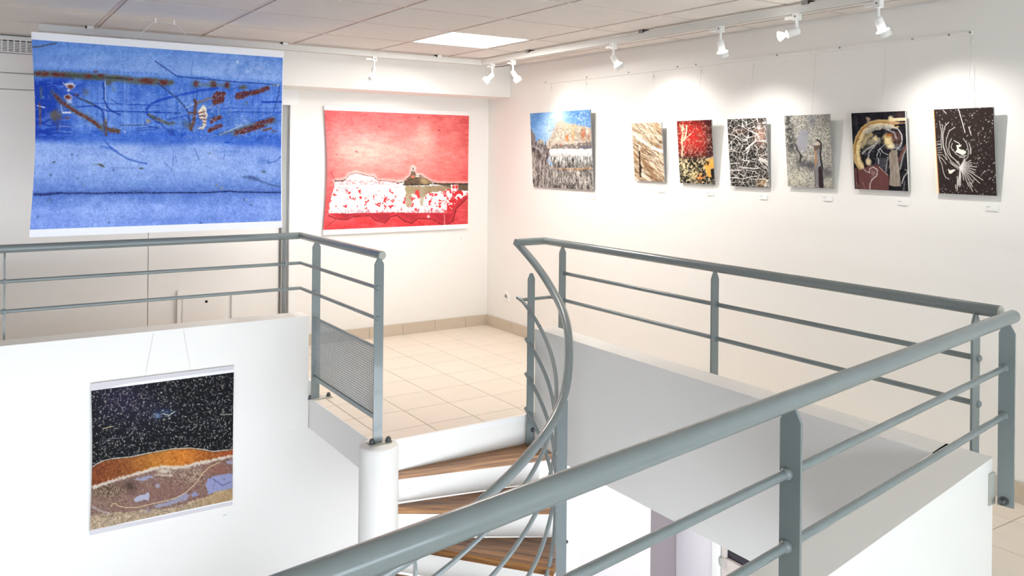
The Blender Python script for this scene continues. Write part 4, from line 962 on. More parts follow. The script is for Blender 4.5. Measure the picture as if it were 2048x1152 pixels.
MB().box(2.599, 4.047, 6.986, 6.993, 0.948, 0.988).build('bottom_batten', M['paper'], R_)
# ---- the dark print on the stairwell wall
def paint_night():
    A = Art([(182.4, 767.4), (467.7, 731.5), (465.0, 1009.6), (179.5, 1070.8)], 380, 400)
    X, Y = A.X, A.Y
    A.sheet(170, 720, 3.2)
    lx, ly = (X - 170) * 3.2, (Y - 720) * 3.2
    n1 = fbm(X, Y, 40, 3, 5); n2 = fbm(X, Y, 6, 3, 7); n3 = fbm(X, Y, 2.2, 3, 8); n4 = fbm(X, Y, 12, 4, 15)
    A.C[:] = (5, 5, 12)
    A.mix(0.85 * np.exp(-((lx - 230) / 220) ** 2 - ((ly - 250) / 170) ** 2), (34, 29, 54)); A.mix(0.5 * np.exp(-((lx - 420) / 120) ** 2 - ((ly - 330) / 100) ** 2), (36, 34, 54))
    A.mix(0.5 * np.exp(-((lx - 520) / 60) ** 2 - ((ly - 335) / 22) ** 2), (70, 100, 150))
    top = np.interp(lx, [40, 60, 110, 170, 300, 400, 560, 680, 760, 820, 880, 950], [680, 668, 645, 632, 620, 598, 570, 564, 574, 586, 580, 574])
    low = np.interp(lx, [40, 140, 250, 360, 430, 490, 560, 640, 700, 800, 950], [806, 785, 752, 722, 700, 685, 690, 684, 668, 650, 612])
    keep = ly < top - 6
    A.specks(2700, [(226, 222, 206), (190, 190, 190), (214, 206, 180), (150, 150, 160)], (0.5, 1.3), (0.3, 3.2), 3, (0, 0.03, 1, 0.66), keep, (0.35, 1.0), None, 1.0)
    for P, c in (([(110, 440), (175, 425)], (190, 180, 130)), ([(500, 345), (540, 355), (575, 330)], (200, 205, 190)), ([(870, 350), (940, 348)], (170, 165, 150)), ([(280, 490), (330, 430)], (120, 116, 130)), ([(105, 540), (150, 505), (240, 500)], (110, 108, 120))): A.line(P, 1.8, c, 0.9)
    A.blob((465, 360), 7, 4, (120, 140, 180), 0.8, 1, 0, 0.8)
    # orange band
    m = sm(-3, 3, ly - top) * sm(3, -3, ly - low)
    band = np.stack([np.interp(lx, [40, 250, 450, 640, 800, 950], c) for c in ((116, 132, 176, 190, 150, 150), (58, 74, 112, 112, 84, 70), (30, 34, 42, 40, 34, 36))], -1)
    A.C += m[..., None] * (band - A.C)
    hat = np.sin((lx * 0.32 + ly * 0.9) * 0.62) * np.sin((lx * 0.9 - ly * 0.3) * 0.5)
    A.C += (m * (hat * 12 + (n3 - 0.5) * 80 + (n2 - 0.5) * 40))[..., None] * np.array([1.0, 0.8, 0.5])
    A.mix(0.5 * m * sm(14, 2, ly - top), (60, 34, 22))
    A.line([(40, 682), (60, 668), (110, 645), (170, 632), (300, 620), (400, 598), (560, 570), (680, 564), (760, 574), (820, 586), (880, 580), (950, 574)], 1.9, (196, 190, 176), 0.95, 1, 0.6)
    # grainy ground
    m2 = sm(-3, 3, ly - low)
    g = np.stack([128 + 80 * (n3 - 0.5), 100 + 74 * (n3 - 0.5), 90 + 70 * (n3 - 0.5)], -1)
    A.C += m2[..., None] * (g - A.C)
    A.mix(m2 * 0.75 * sm(0.5, 0.62, n3 + 0.4 * np.exp(-((lx - 140) / 120) ** 2 - ((ly - 830) / 60) ** 2) - 0.06) * np.exp(-((lx - 160) / 170) ** 2 - ((ly - 830) / 80) ** 2), (62, 46, 36)); A.mix(m2 * 0.7 * np.exp(-((lx - 170) / 140) ** 2 - ((ly - 840) / 70) ** 2) * sm(0.5, 0.55, n3), (190, 168, 136))
    A.mix(m2 * 0.8 * np.exp(-((lx - 680) / 90) ** 2 - ((ly - 740) / 55) ** 2) * sm(0.48, 0.56, n3), (184, 166, 140)); A.mix(m2 * 0.55 * np.exp(-((lx - 520) / 260) ** 2 - ((ly - 850) / 60) ** 2), (132, 92, 84)); A.mix(m2 * 0.6 * np.exp(-((lx - 860) / 80) ** 2 - ((ly - 700) / 40) ** 2), (138, 82, 68))
    A.blob((290, 810), 12, 10, (52, 38, 32), 0.7, 1, 0.5, 1.0)
    A.poly([(785, 760), (860, 735), (945, 725), (945, 830), (860, 850), (785, 855), (775, 800)], (142, 148, 190), 0.95, 1.5, 2.5); A.line([(820, 760), (860, 790), (880, 805), (930, 780)], 1.6, (70, 74, 100), 0.8); A.line([(820, 830), (835, 770)], 1.2, (90, 94, 120), 0.6)
    A.poly([(310, 890), (350, 865), (415, 850), (410, 890), (350, 905), (315, 905)], (170, 174, 196), 0.95, 1.5, 3); A.poly([(440, 930), (560, 895), (640, 850), (670, 870), (640, 900), (540, 930), (450, 950)], (150, 152, 178), 0.85, 2, 4); A.poly([(310, 765), (420, 740), (450, 748), (380, 775)], (150, 154, 182), 0.85, 2, 3); A.blob((465, 808), 5, 4, (158, 158, 180), 0.9, 1.5, 0.5, 0.5); A.poly([(680, 860), (705, 840), (730, 865), (690, 880)], (140, 144, 180), 0.9, 1.5, 2); A.poly([(900, 650), (945, 640), (945, 668), (915, 668)], (150, 152, 176), 0.85, 2, 2); A.blob((385, 970), 14, 4, (146, 146, 168), 0.8, 1, -0.2, 0.7); A.blob((160, 1030), 12, 5, (150, 148, 170), 0.8, 1, -0.2, 0.7)
    low2 = np.interp(lx, [40, 120, 240, 400, 560, 700, 800, 950], [985, 990, 970, 962, 940, 900, 860, 825])
    m3 = sm(-8, 8, ly - low2 + (n4 - 0.5) * 40)
    A.mix(m3 * 0.9, (170, 150, 124)); A.C += (m3 * (n2 - 0.5))[..., None] * np.array([70., 64, 56]); A.C += (m3 * (n3 - 0.5))[..., None] * np.array([90., 84, 76]); A.mix(m3 * 0.5 * sm(600, 900, lx), (176, 140, 92))
    A.line([(45, 815), (140, 785), (250, 752), (360, 722), (430, 700), (490, 685), (560, 690), (640, 684), (700, 668), (800, 648), (945, 614)], 6, (216, 204, 190), 0.9, 2.5, 3.5); A.blob((510, 712), 16, 5, (206, 192, 172), 0.9, 1.5, 0, 0.6); A.line([(450, 735), (560, 740)], 4, (200, 186, 166), 0.8, 2, 2.5)
    A.line([(45, 940), (90, 965), (150, 980)], 4, (176, 166, 168), 0.7, 2, 2)
    A.line([(165, 938), (175, 920), (195, 918), (215, 935), (260, 945), (340, 942), (430, 920), (520, 900), (590, 880), (650, 845), (700, 800), (760, 720), (800, 685), (860, 655)], 1.7, (206, 182, 142), 0.95, 0.9)
    A.specks(700, [(60, 46, 42), (196, 180, 160)], (0.5, 1.1), (0.3, 1.6), 9, (0, 0.68, 1, 0.97), None, (0.3, 0.7))
    mm = (A.V < 0.046) | (A.V > 0.966)
    A.C[mm] = (214, 211, 216)
    return A
def pos_night(U, V):
    c = np.exp(-U / 0.10) * np.sin(np.pi * V) ** 1.2
    return 0.634 + 0.827 * U + 0.008 * c, 5.508 - 0.012 * c + 0.006 * np.sin(np.pi * V), 0.279 - 0.896 * V
N_ = empty('poster', (1.05, 5.508, -0.617), 'square poster of a speckled black sky over an orange dune on the stairwell wall', 'poster')
sheet_object(paint_night(), pos_night, 'sheet', PRINT, N_)
MB().box(0.633, 1.462, 5.5085, 5.5165, 0.238, 0.279).build('top_batten', M['paper'], N_)
MB().box(0.633, 1.462, 5.5085, 5.5165, -0.617, -0.586).build('bottom_batten', M['paper'], N_)
for x in (0.93, 1.2):
    MB().tube([(x, 5.518, 0.27), (x + (1.065 - x) * 0.35, 5.5205, 0.535)], 0.0012, 6).build('string', M['wire'], N_)
# ---- the seven pictures on the right wall
def paint_rock():
    A = Art([(1060, 227), (1181, 219), (1186, 380), (1066, 374)], 190, 250)
    A.sheet(1040, 200, 5.76); X, Y = A.X, A.Y; lx, ly = (X - 1040) * 5.76, (Y - 200) * 5.76
    n1 = fbm(X, Y, 10, 4, 2); n2 = fbm(X, Y, 2.5, 3, 3); st = fbm(X, Y, 5, 3, 4, 1.8, 0.4); cu = fbm(X, Y, 3.2, 3, 6, 1.2, 0.8)
    A.grad([0, 0.2, 0.42, 1], [(84, 134, 190), (110, 160, 214), (140, 180, 224), (130, 170, 210)])
    A.mix(0.95 * np.exp(-((lx - 440) / 110) ** 2 - ((ly - 190) / 90) ** 2), (206, 230, 252)); A.mix(0.8 * np.exp(-((lx - 340) / 90) ** 2 - ((ly - 330) / 130) ** 2), (190, 220, 248)); A.mix(0.5 * sm(560, 800, lx), (84, 134, 184))
    A.tint(n1, (22, 18, 12)); A.tint(n2, (26, 22, 16)); A.mix(0.6 * sm(0.6, 0.7, cu) * sm(520, 600, lx), (196, 206, 214))
    A.poly([(285, 555), (330, 460), (400, 330), (425, 255), (480, 232), (560, 270), (660, 290), (740, 300), (830, 320), (830, 580), (300, 580)], (188, 180, 164), 1, 2, 3)
    m = sm(0, 1, (ly - 300) / 60) * sm(300, 420, lx) * (ly < 560)
    A.mix(m * 0.55 * sm(0.52, 0.62, cu), (120, 108, 98)); A.mix(m * 0.5 * sm(0.6, 0.7, n2), (244, 240, 228)); A.mix(0.5 * sm(560, 760, lx) * (ly > 330) * (ly < 560) * sm(0.45, 0.6, st), (130, 116, 104))
    A.blob((542, 440), 3, 7, (206, 116, 66), 0.95, 2, 0, 0.4); A.blob((732, 390), 5, 12, (176, 98, 64), 0.9, 1.5, 0, 0.6); A.blob((615, 370), 4, 8, (190, 160, 110), 0.8, 1.2, 0, 0.5); A.blob((795, 420), 3, 7, (150, 100, 84), 0.7, 1, 0, 0.5); A.blob((610, 310), 14, 3, (190, 168, 122), 0.7, 1, -0.2, 0.6); A.blob((612, 435), 3, 6, (186, 136, 96), 0.8, 1)
    A.poly([(395, 520), (520, 510), (640, 505), (700, 490), (830, 480), (830, 562), (360, 560)], (92, 86, 84), 0.75, 2, 3); A.mix(0.6 * (ly > 470) * (ly < 560) * (lx > 380) * sm(0.55, 0.66, cu), (216, 210, 202)); A.poly([(700, 530), (830, 525), (830, 560), (680, 560)], (84, 88, 112), 0.6, 2, 2); A.blob((470, 522), 2, 2, (160, 80, 60), 0.9); A.blob((420, 520), 2, 1.6, (60, 40, 34), 0.9)
    A.poly([(110, 330), (150, 360), (180, 450), (180, 500), (230, 455), (262, 470), (265, 510), (330, 560), (350, 590), (320, 700), (360, 790), (480, 800), (840, 770), (840, 1060), (110, 1060)], (122, 118, 116), 1, 2, 3)
    m = (ly > 480).astype(float) * ((lx < 345) | (ly > 770)) * 1.0
    A.mix(m * 0.85 * sm(0.52, 0.66, st), (206, 202, 194)); A.mix(m * 0.8 * sm(0.44, 0.32, st), (52, 50, 50)); A.mix(m * 0.4 * sm(0.55, 0.65, n2), (186, 180, 172)); A.mix(0.4 * m * np.exp(-((lx - 200) / 80) ** 2 - ((ly - 600) / 90) ** 2), (70, 68, 70)); A.mix(0.6 * (ly > 800) * (ly < 880) * sm(0.5, 0.4, n1 + 0.05) * (lx > 370), (64, 62, 58)); A.mix(0.35 * m * np.exp(-((lx - 450) / 200) ** 2 - ((ly - 900) / 60) ** 2), (206, 200, 188))
    A.blob((245, 485), 5, 5, (190, 184, 160), 0.8, 1.2, 0, 0.6); A.line([(150, 540), (210, 560), (250, 610)], 3, (190, 196, 204), 0.8, 1.5, 1.5)
    A.poly([(340, 600), (350, 575), (440, 562), (600, 560), (700, 562), (830, 570), (830, 770), (700, 785), (480, 785), (390, 775), (350, 700)], (150, 152, 150), 1, 1.5, 2)
    m, w = A.poly([(340, 600), (350, 575), (440, 562), (830, 570), (830, 770), (480, 785), (390, 775), (350, 700)], (0, 0, 0), 1, 1, 2, only=True); s2 = fbm(A.X[w], A.Y[w], 3, 3, 14, 2.2, 0.35); yw = ly[w]
    A.mix(m * 0.9 * sm(0.46, 0.36, s2) * sm(600, 680, yw), (44, 44, 42), w); A.mix(m * 0.8 * sm(0.54, 0.64, s2) * sm(610, 640, yw), (224, 226, 224), w); A.mix(m * 0.5 * sm(700, 770, yw), (70, 66, 58), w); A.mix(m * sm(655, 610, yw + (s2 - 0.5) * 120), (252, 250, 246), w)
    A.mix(0.6 * np.exp(-((lx - 650) / 70) ** 2 - ((ly - 595) / 14) ** 2), (236, 200, 150)); A.line([(365, 780), (440, 795), (560, 800), (640, 805), (720, 790), (830, 785)], 2.6, (196, 140, 84), 0.85, 1.5, 1.2); A.line([(625, 820), (705, 855)], 1.5, (230, 226, 220), 0.9); A.line([(735, 942), (775, 942)], 1.2, (220, 216, 210), 0.8)
    A.specks(420, [(36, 34, 34), (226, 222, 214), (150, 146, 140), (70, 68, 66)], (0.5, 1.0), (2.5, 7), 18, (0, 0.66, 1, 1), None, (0.4, 0.85), 1.5, 0.4); A.specks(150, [(236, 230, 216), (110, 98, 88), (160, 140, 116)], (0.4, 0.9), (2, 6), 19, (0.28, 0.16, 1, 0.46), None, (0.35, 0.8), None, 1.0)
    A.specks(160, [(40, 38, 38), (226, 222, 214)], (0.5, 1.0), (2, 5), 8, (0, 0.55, 1, 1), None, (0.4, 0.9), 1.45)
    return A
def paint_straw():
    A = Art([(1264, 247), (1323, 245), (1329, 364), (1269, 361)], 120, 190)
    A.sheet(1250, 220, 6.4); X, Y = A.X, A.Y; c, s = math.cos(0.72), math.sin(0.72)
    p, q = X * c + Y * s, -X * s + Y * c; n1 = fbm(p, q, 10, 4, 3, 0.18, 1.3); n2 = fbm(p, q, 3.2, 3, 4, 0.2, 1.2); n3 = fbm(X, Y, 2, 2, 5)
    A.grad([0, 0.28, 0.42, 0.5, 0.6, 0.75, 1], [(120, 88, 58), (150, 118, 84), (196, 172, 140), (222, 204, 180), (184, 158, 128), (232, 216, 196), (250, 242, 230)], n1)
    A.mix(0.6 * sm(0.44, 0.36, n2), (92, 66, 44)); A.mix(0.6 * sm(0.58, 0.68, n2), (250, 242, 230)); A.tint(n3, (10, 10, 10)); A.mix(0.4 * sm(0.35, 0, A.V), (226, 208, 184))
    A.specks(320, [(250, 242, 230), (226, 206, 180), (120, 88, 58), (160, 126, 90), (84, 60, 40)], (0.5, 1.3), (8, 24), 9, None, None, (0.35, 0.85), 0.72, 0.25)
    A.poly([(340, 460), (480, 510), (485, 555), (400, 520), (330, 490)], (252, 250, 246), 0.95, 1.2, 1); A.line([(110, 300), (200, 370), (290, 440)], 5, (246, 238, 226), 0.9, 1.5, 1); A.poly([(215, 790), (350, 905), (300, 920), (205, 830)], (238, 226, 210), 0.85, 2, 1.5); A.poly([(200, 600), (260, 640), (420, 860), (400, 905), (330, 860), (240, 720)], (126, 92, 60), 0.6, 3, 3); A.poly([(330, 500), (390, 560), (380, 610), (330, 570)], (130, 112, 96), 0.6, 2, 2); A.blob((455, 410), 4, 3, (90, 66, 46), 0.8)
    A.line([(185, 500), (187, 640), (190, 730), (192, 850)], 2.6, (40, 28, 22), 0.95, 1, 0.8); A.blob((195, 750), 2.4, 8, (34, 24, 20), 0.95, 1.5); A.line([(190, 465), (187, 510)], 3, (240, 226, 206), 0.9)
    return A
def paint_ember():
    A = Art([(1354, 242), (1424, 240), (1428, 369), (1360, 366)], 130, 200)
    A.sheet(1250, 220, 6.4); X, Y = A.X, A.Y; lx, ly = (X - 1250) * 6.4, (Y - 220) * 6.4
    n1 = fbm(X, Y, 8, 4, 2); n2 = fbm(X, Y, 2.6, 3, 3); n3 = fbm(X, Y, 4, 3, 9)
    A.C[:] = (52, 34, 32)
    A.mix(np.exp(-(np.clip(np.abs(lx - 860) / 230, 0, 9)) ** 3 - (np.clip(np.abs(ly - 360) / 250, 0, 9)) ** 4) * sm(0.2, 0.45, n1 + 0.08), (196, 44, 38)); A.mix(0.5 * sm(0.56, 0.66, n2) * (ly < 640), (120, 26, 26)); A.mix(0.7 * sm(240, 120, ly) * sm(800, 1000, lx), (88, 26, 26)); A.mix(0.7 * sm(1000, 1110, lx), (56, 26, 26))
    A.mix(0.5 * sm(0.58, 0.72, n2) * sm(150, 350, ly), (176, 120, 104)); A.mix(0.6 * sm(0.58, 0.7, n2) * (lx < 780), (226, 176, 150)); A.mix(0.5 * sm(0.5, 0.36, n2) * sm(420, 560, ly), (40, 30, 30))
    A.specks(260, [(240, 210, 184), (206, 150, 130), (40, 26, 26), (226, 200, 180)], (0.5, 1.1), (1, 4.5), 14, (0, 0.08, 1, 0.68), None, (0.35, 0.9), None, 0.9)
    for P, w in (([(730, 600), (735, 480), (730, 400), (745, 300), (740, 200)], 3.4), ([(735, 420), (770, 360), (790, 290), (795, 200)], 3), ([(740, 400), (800, 350), (850, 310)], 2.4), ([(745, 260), (710, 200)], 2), ([(770, 300), (760, 230)], 1.8), ([(745, 520), (765, 460)], 2)): A.line(P, w, (246, 214, 180), 0.95, 1.2, 1.2)
    m = sm(560, 680, ly); A.mix(m * 0.9, (30, 28, 26)); A.mix(m * sm(0.46, 0.6, n3) * sm(0.35, 0.6, n2 + 0.05), (222, 204, 156)); A.specks(220, [(240, 226, 180), (24, 22, 20), (30, 26, 24), (206, 196, 170)], (0.5, 1.2), (0.8, 4.5), 15, (0, 0.62, 1, 1), None, (0.5, 1), None, 0.9); A.mix(0.9 * np.exp(-((lx - 960) / 60) ** 2 - ((ly - 860) / 50) ** 2) * sm(0.38, 0.5, n3), (226, 140, 70)); A.mix(0.9 * np.exp(-((lx - 880) / 60) ** 2 - ((ly - 820) / 60) ** 2) * sm(0.42, 0.5, n2), (240, 220, 160)); A.mix(0.85 * np.exp(-((lx - 770) / 60) ** 2 - ((ly - 770) / 60) ** 2) * sm(0.45, 0.5, n2), (240, 226, 178))
    A.poly([(1040, 640), (1135, 620), (1135, 750), (1095, 760), (1100, 870), (1060, 850), (1030, 790), (1020, 730)], (240, 176, 84), 0.95, 1.4, 2); A.poly([(1095, 765), (1140, 755), (1140, 880), (1070, 895), (1100, 860)], (34, 30, 28), 0.95, 1.2, 1.5); A.line([(1030, 640), (1130, 610)], 3, (244, 220, 170), 0.8, 1.4, 1); A.poly([(1030, 650), (1080, 660), (1060, 720), (1040, 700)], (40, 32, 28), 0.8, 1.5, 2)
    A.mix(sm(880, 940, ly) * 0.6 * sm(0.5, 0.58, n2), (190, 184, 176)); A.specks(150, [(246, 226, 190), (226, 210, 190)], (0.5, 1.1), (0.6, 3.6), 4, (0.1, 0, 1, 0.65), None, (0.4, 0.9), None, 0.6)
    return A
def voronoi(X, Y, P):
    d1 = np.full(X.shape, 1e9); d2 = d1.copy(); idx = np.zeros(X.shape, int)
    for k, (px, py) in enumerate(P):
        d = np.hypot(X - px, Y - py); b = d < d1; d2 = np.where(b, d1, np.minimum(d2, d)); d1 = np.where(b, d, d1); idx = np.where(b, k, idx)
    return d1, d2, idx
def paint_crackle():
    A = Art([(1456, 238), (1532, 236), (1537, 376), (1460, 371)], 170, 270)
    A.sheet(1440, 220, 5.76); X, Y = A.X, A.Y; lx, ly = (X - 1440) * 5.76, (Y - 220) * 5.76; rs = np.random.RandomState(6)
    wx = X + (fbm(X, Y, 6, 3, 3) - 0.5) * 3.5; wy = Y + (fbm(X, Y, 6, 3, 13) - 0.5) * 3.5
    n1 = fbm(X, Y, 12, 3, 4); n2 = fbm(X, Y, 2, 3, 5)
    A.C[:] = (44, 42, 40); A.tint(n2, (34, 33, 32)); A.mix(0.8 * np.exp(-((lx - 470) / 80) ** 2 - ((ly - 290) / 130) ** 2), (206, 150, 126)); A.mix(0.5 * np.exp(-((lx - 230) / 90) ** 2 - ((ly - 240) / 40) ** 2), (150, 96, 84)); A.mix(0.8 * np.exp(-((lx - 490) / 70) ** 2 - ((ly - 840) / 50) ** 2), (190, 150, 84)); A.mix(0.4 * np.exp(-((lx - 490) / 50) ** 2 - ((ly - 560) / 90) ** 2), (150, 120, 104)); A.mix(0.4 * np.exp(-((lx - 220) / 60) ** 2 - ((ly - 660) / 60) ** 2), (120, 96, 96))
    P = [(1448 + rs.rand() * 98, 228 + rs.rand() * 156) for _ in range(420)]; d1, d2, _ = voronoi(wx, wy * 1.1 - 30, [(a, b * 1.1 - 30) for a, b in P]); A.mix(0.75 * sm(1.0, 0.2, d2 - d1), (190, 186, 180))
    P = [(1448 + rs.rand() * 98, 228 + rs.rand() * 156) for _ in range(105)]; d1, d2, _ = voronoi(wx, wy, P); A.mix(0.95 * sm(1.15, 0.25, d2 - d1), (230, 226, 220))
    A.blob((358, 278), 3.6, 4.2, (18, 16, 16), 1, 3)
    for L_, w in (([(100, 270), (180, 290), (250, 350), (290, 355)], 1.8), ([(260, 180), (330, 230), (400, 260), (450, 310), (460, 345)], 2.4), ([(300, 440), (380, 385), (420, 355), (545, 352)], 2.6), ([(100, 470), (190, 460), (220, 430)], 1.8), ([(215, 650), (300, 660), (370, 672), (440, 668)], 3), ([(100, 770), (180, 775), (260, 790), (340, 768), (420, 762)], 2.2), ([(410, 520), (440, 450), (400, 400)], 2), ([(100, 690), (240, 690)], 2.2), ([(400, 795), (480, 795), (550, 810)], 2.2), ([(250, 575), (330, 580), (400, 565)], 2), ([(430, 515), (540, 520)], 2), ([(110, 620), (160, 605), (230, 610)], 2)): A.line(L_, w * 0.62, (244, 240, 234), 0.95, 0.7, 0.6)
    return A
def paint_bottle():
    A = Art([(1569, 232), (1660, 228), (1665, 377), (1575, 373)], 170, 250)
    A.sheet(1440, 220, 5.76); X, Y = A.X, A.Y; lx, ly = (X - 1440) * 5.76, (Y - 220) * 5.76
    n1 = fbm(X, Y, 9, 4, 2); n2 = fbm(X, Y, 2.0, 3, 3); n3 = fbm(X, Y, 3.5, 3, 5)
    A.C[:] = (164, 160, 150); A.tint(n1, (30, 30, 30)); nf = fbm(X, Y, 1.5, 2, 23); A.mix(0.7 * sm(0.48, 0.7, nf), (216, 212, 198)); A.mix(0.6 * sm(0.5, 0.3, nf), (96, 94, 90)); A.specks(900, [(214, 210, 196), (84, 82, 78), (228, 224, 212), (110, 108, 102)], (0.4, 0.9), (1.5, 5), 24, None, None, (0.35, 0.85), None, 1.0)
    A.mix(0.85 * np.exp(-((lx - 800 - (ly - 250) * 0.12) / 55) ** 2) * sm(560, 420, ly) * sm(0.3, 0.6, n3 + 0.04), (58, 58, 58)); A.mix(0.7 * np.exp(-((lx - 1060) / 50) ** 2 - ((ly - 130) / 70) ** 2), (120, 122, 130)); A.mix(0.6 * np.exp(-((lx - 1220) / 60) ** 2 - ((ly - 110) / 80) ** 2), (110, 110, 108))
    A.blob((950, 370), 12.5, 23, (158, 158, 166), 0.95, 2.5, 0.12); A.blob((985, 265), 9, 6, (150, 152, 160), 0.8, 1.5); A.line([(870, 400), (890, 460), (930, 520), (940, 540)], 3, (50, 48, 48), 0.8, 2, 1); A.blob((945, 478), 1.2, 1.2, (250, 250, 250), 0.9); A.line([(930, 530), (920, 600)], 3, (40, 38, 36), 0.9, 1.2, 0.8)
    A.blob((1030, 640), 26, 9, (80, 80, 84), 0.85, 1.3, 0.25, 0.6); A.blob((1240, 720), 12, 12, (92, 92, 96), 0.85, 1.3, 0, 0.6); A.line([(880, 540), (900, 640), (905, 690)], 3, (100, 98, 94), 0.7, 2, 1.5)
    A.mix(0.75 * np.exp(-((lx - 880) / 130) ** 2 - ((ly - 790) / 90) ** 2) * sm(0.4, 0.5, n2), (226, 220, 196)); A.mix(0.6 * np.exp(-((lx - 1230) / 50) ** 2 - ((ly - 850) / 60) ** 2) * sm(0.42, 0.5, n2), (196, 190, 170))
    A.poly([(1075, 400), (1100, 375), (1125, 340), (1160, 375), (1172, 410), (1165, 440), (1160, 520), (1175, 600), (1190, 700), (1190, 900), (1090, 900), (1085, 700), (1090, 600), (1095, 500), (1080, 440)], (130, 128, 130), 1, 1.4, 0.8)
    A.poly([(1075, 402), (1105, 372), (1128, 352), (1150, 380), (1155, 400), (1110, 415)], (206, 190, 176), 0.95, 1.2, 0.8); A.poly([(1078, 420), (1110, 415), (1165, 405), (1160, 450), (1090, 470)], (106, 90, 80), 0.95, 1.2, 0.8); A.poly([(1092, 470), (1110, 460), (1115, 600), (1095, 670), (1090, 600)], (190, 138, 100), 0.85, 1.6, 1); A.poly([(1130, 660), (1180, 640), (1188, 900), (1135, 900)], (52, 40, 42), 0.95, 1.6, 0.8); A.line([(1120, 345), (1165, 380), (1168, 440), (1155, 500), (1165, 600), (1180, 680)], 2.6, (26, 24, 24), 0.95, 1.2, 0.6); A.line([(1090, 690), (1092, 890)], 1.6, (90, 88, 86), 0.8); A.line([(1125, 520), (1140, 640)], 3, (170, 164, 160), 0.6, 2)
    A.specks(140, [(60, 58, 56), (226, 222, 210)], (0.4, 0.9), (1, 4), 5, None, None, (0.3, 0.7))
    return A
def paint_wheel():
    A = Art([(1705, 226), (1814, 222), (1816, 382), (1707, 378)], 180, 260)
    A.sheet(1690, 200, 5.236); X, Y = A.X, A.Y; lx, ly = (X - 1690) * 5.236, (Y - 200) * 5.236
    n1 = fbm(X, Y, 9, 4, 2); n2 = fbm(X, Y, 2.2, 3, 3)
    A.C[:] = (28, 26, 32); A.tint(n1, (20, 18, 20)); A.tint(n2, (16, 15, 15)); A.mix(0.5 * np.exp(-((lx - 590) / 60) ** 2 - ((ly - 160) / 40) ** 2), (110, 76, 72)); A.mix(0.5 * np.exp(-((lx - 130) / 20) ** 2 - ((ly - 240) / 100) ** 2), (74, 74, 84))
    A.poly([(95, 715), (200, 705), (330, 670), (360, 690), (450, 790), (445, 945), (95, 935)], (104, 64, 62), 1, 1.5, 1); hatch = (np.sin(lx * 0.42) * 0.5 + np.sin(ly * 0.42) * 0.5); mm, w = A.poly([(125, 715), (330, 670), (450, 790), (445, 945), (125, 935)], (0, 0, 0), 1, 1, 1, only=True); A.C[w] += (mm * hatch[w] * 14)[..., None]; A.line([(122, 715), (128, 935)], 3, (46, 30, 32), 0.9)
    A.poly([(300, 605), (430, 600), (440, 760), (360, 690)], (66, 66, 74), 0.9, 2, 1)
    T1 = [(160, 690), (130, 640), (118, 560), (125, 480), (155, 390), (205, 310), (280, 260), (370, 240), (470, 245), (540, 260)]
    A.line(T1, 15, (186, 158, 106), 1, 1.5, 0.8); A.line([(x + 14, y + 6) for x, y in T1], 6, (228, 206, 156), 0.9, 1.5, 1.4); A.line([(x - 14, y - 8) for x, y in T1[2:]], 3, (150, 104, 50), 0.8, 1.5, 1); A.line([(230, 330), (300, 290), (380, 275), (480, 280)], 11, (190, 184, 172), 0.85, 2, 2.5); A.line([(180, 480), (220, 400), (280, 360)], 9, (190, 170, 120), 0.85, 2, 2); A.blob((325, 410), 9, 8, (222, 206, 156), 1, 1.5, 0.4, 0.6); A.blob((255, 440), 10, 8, (176, 164, 134), 0.7, 1.2, 0, 0.8)
    A.line([(180, 560), (220, 520), (300, 480), (350, 430)], 4, (186, 184, 178), 0.8, 1.4, 1.2); A.line([(240, 610), (250, 550), (300, 490), (370, 420)], 3, (150, 150, 156), 0.9, 1.2, 0.8); A.poly([(340, 350), (400, 340), (440, 370), (400, 400), (350, 385)], (24, 24, 30), 0.9, 2, 1.5); A.poly([(280, 520), (340, 480), (380, 520), (440, 560), (400, 600), (290, 600)], (20, 20, 26), 0.9, 2, 2)
    A.blob((455, 430), 10, 14, (226, 204, 148), 1, 2.5, -0.3, 0.4); A.blob((490, 480), 8, 6, (236, 222, 180), 1, 2, 0, 0.4); A.blob((470, 365), 8, 4, (176, 104, 44), 0.9, 1.5); A.blob((545, 400), 9, 14, (110, 76, 64), 0.85, 1.5, 0, 0.7); A.line([(490, 280), (560, 300), (598, 360), (600, 430), (575, 490), (540, 520)], 2.4, (206, 204, 204), 0.95, 1.2, 0.8); A.line([(450, 310), (520, 340), (540, 400)], 3, (176, 176, 180), 0.8, 1.5, 1.5); A.blob((560, 495), 8, 5, (160, 160, 164), 0.8, 1.2, 0, 0.9)
    A.line([(515, 205), (655, 200)], 6.4, (226, 212, 172), 1, 1, 0.8); A.blob((490, 195), 5.4, 6, (222, 206, 160), 1, 2.5); A.line([(480, 240), (655, 240)], 2.6, (206, 150, 130), 0.8, 1.5, 1); A.line([(535, 265), (600, 260)], 4, (20, 18, 24), 0.9); A.line([(255, 280), (250, 230), (262, 200), (240, 188)], 4.4, (150, 132, 112), 0.9, 1.2, 1); A.blob((258, 200), 4, 4, (170, 146, 120), 0.9, 1.5)
    A.specks(200, [(236, 220, 176), (120, 92, 56), (206, 196, 180), (60, 50, 44)], (0.4, 0.9), (2, 8), 17, (0.08, 0.14, 0.75, 0.62), (A.C.sum(-1) > 250), (0.4, 0.85), -0.7, 0.8); A.specks(120, [(176, 174, 178), (120, 118, 124)], (0.4, 0.8), (3, 9), 18, (0.15, 0.25, 0.95, 0.7), None, (0.35, 0.75), None, 1.2)
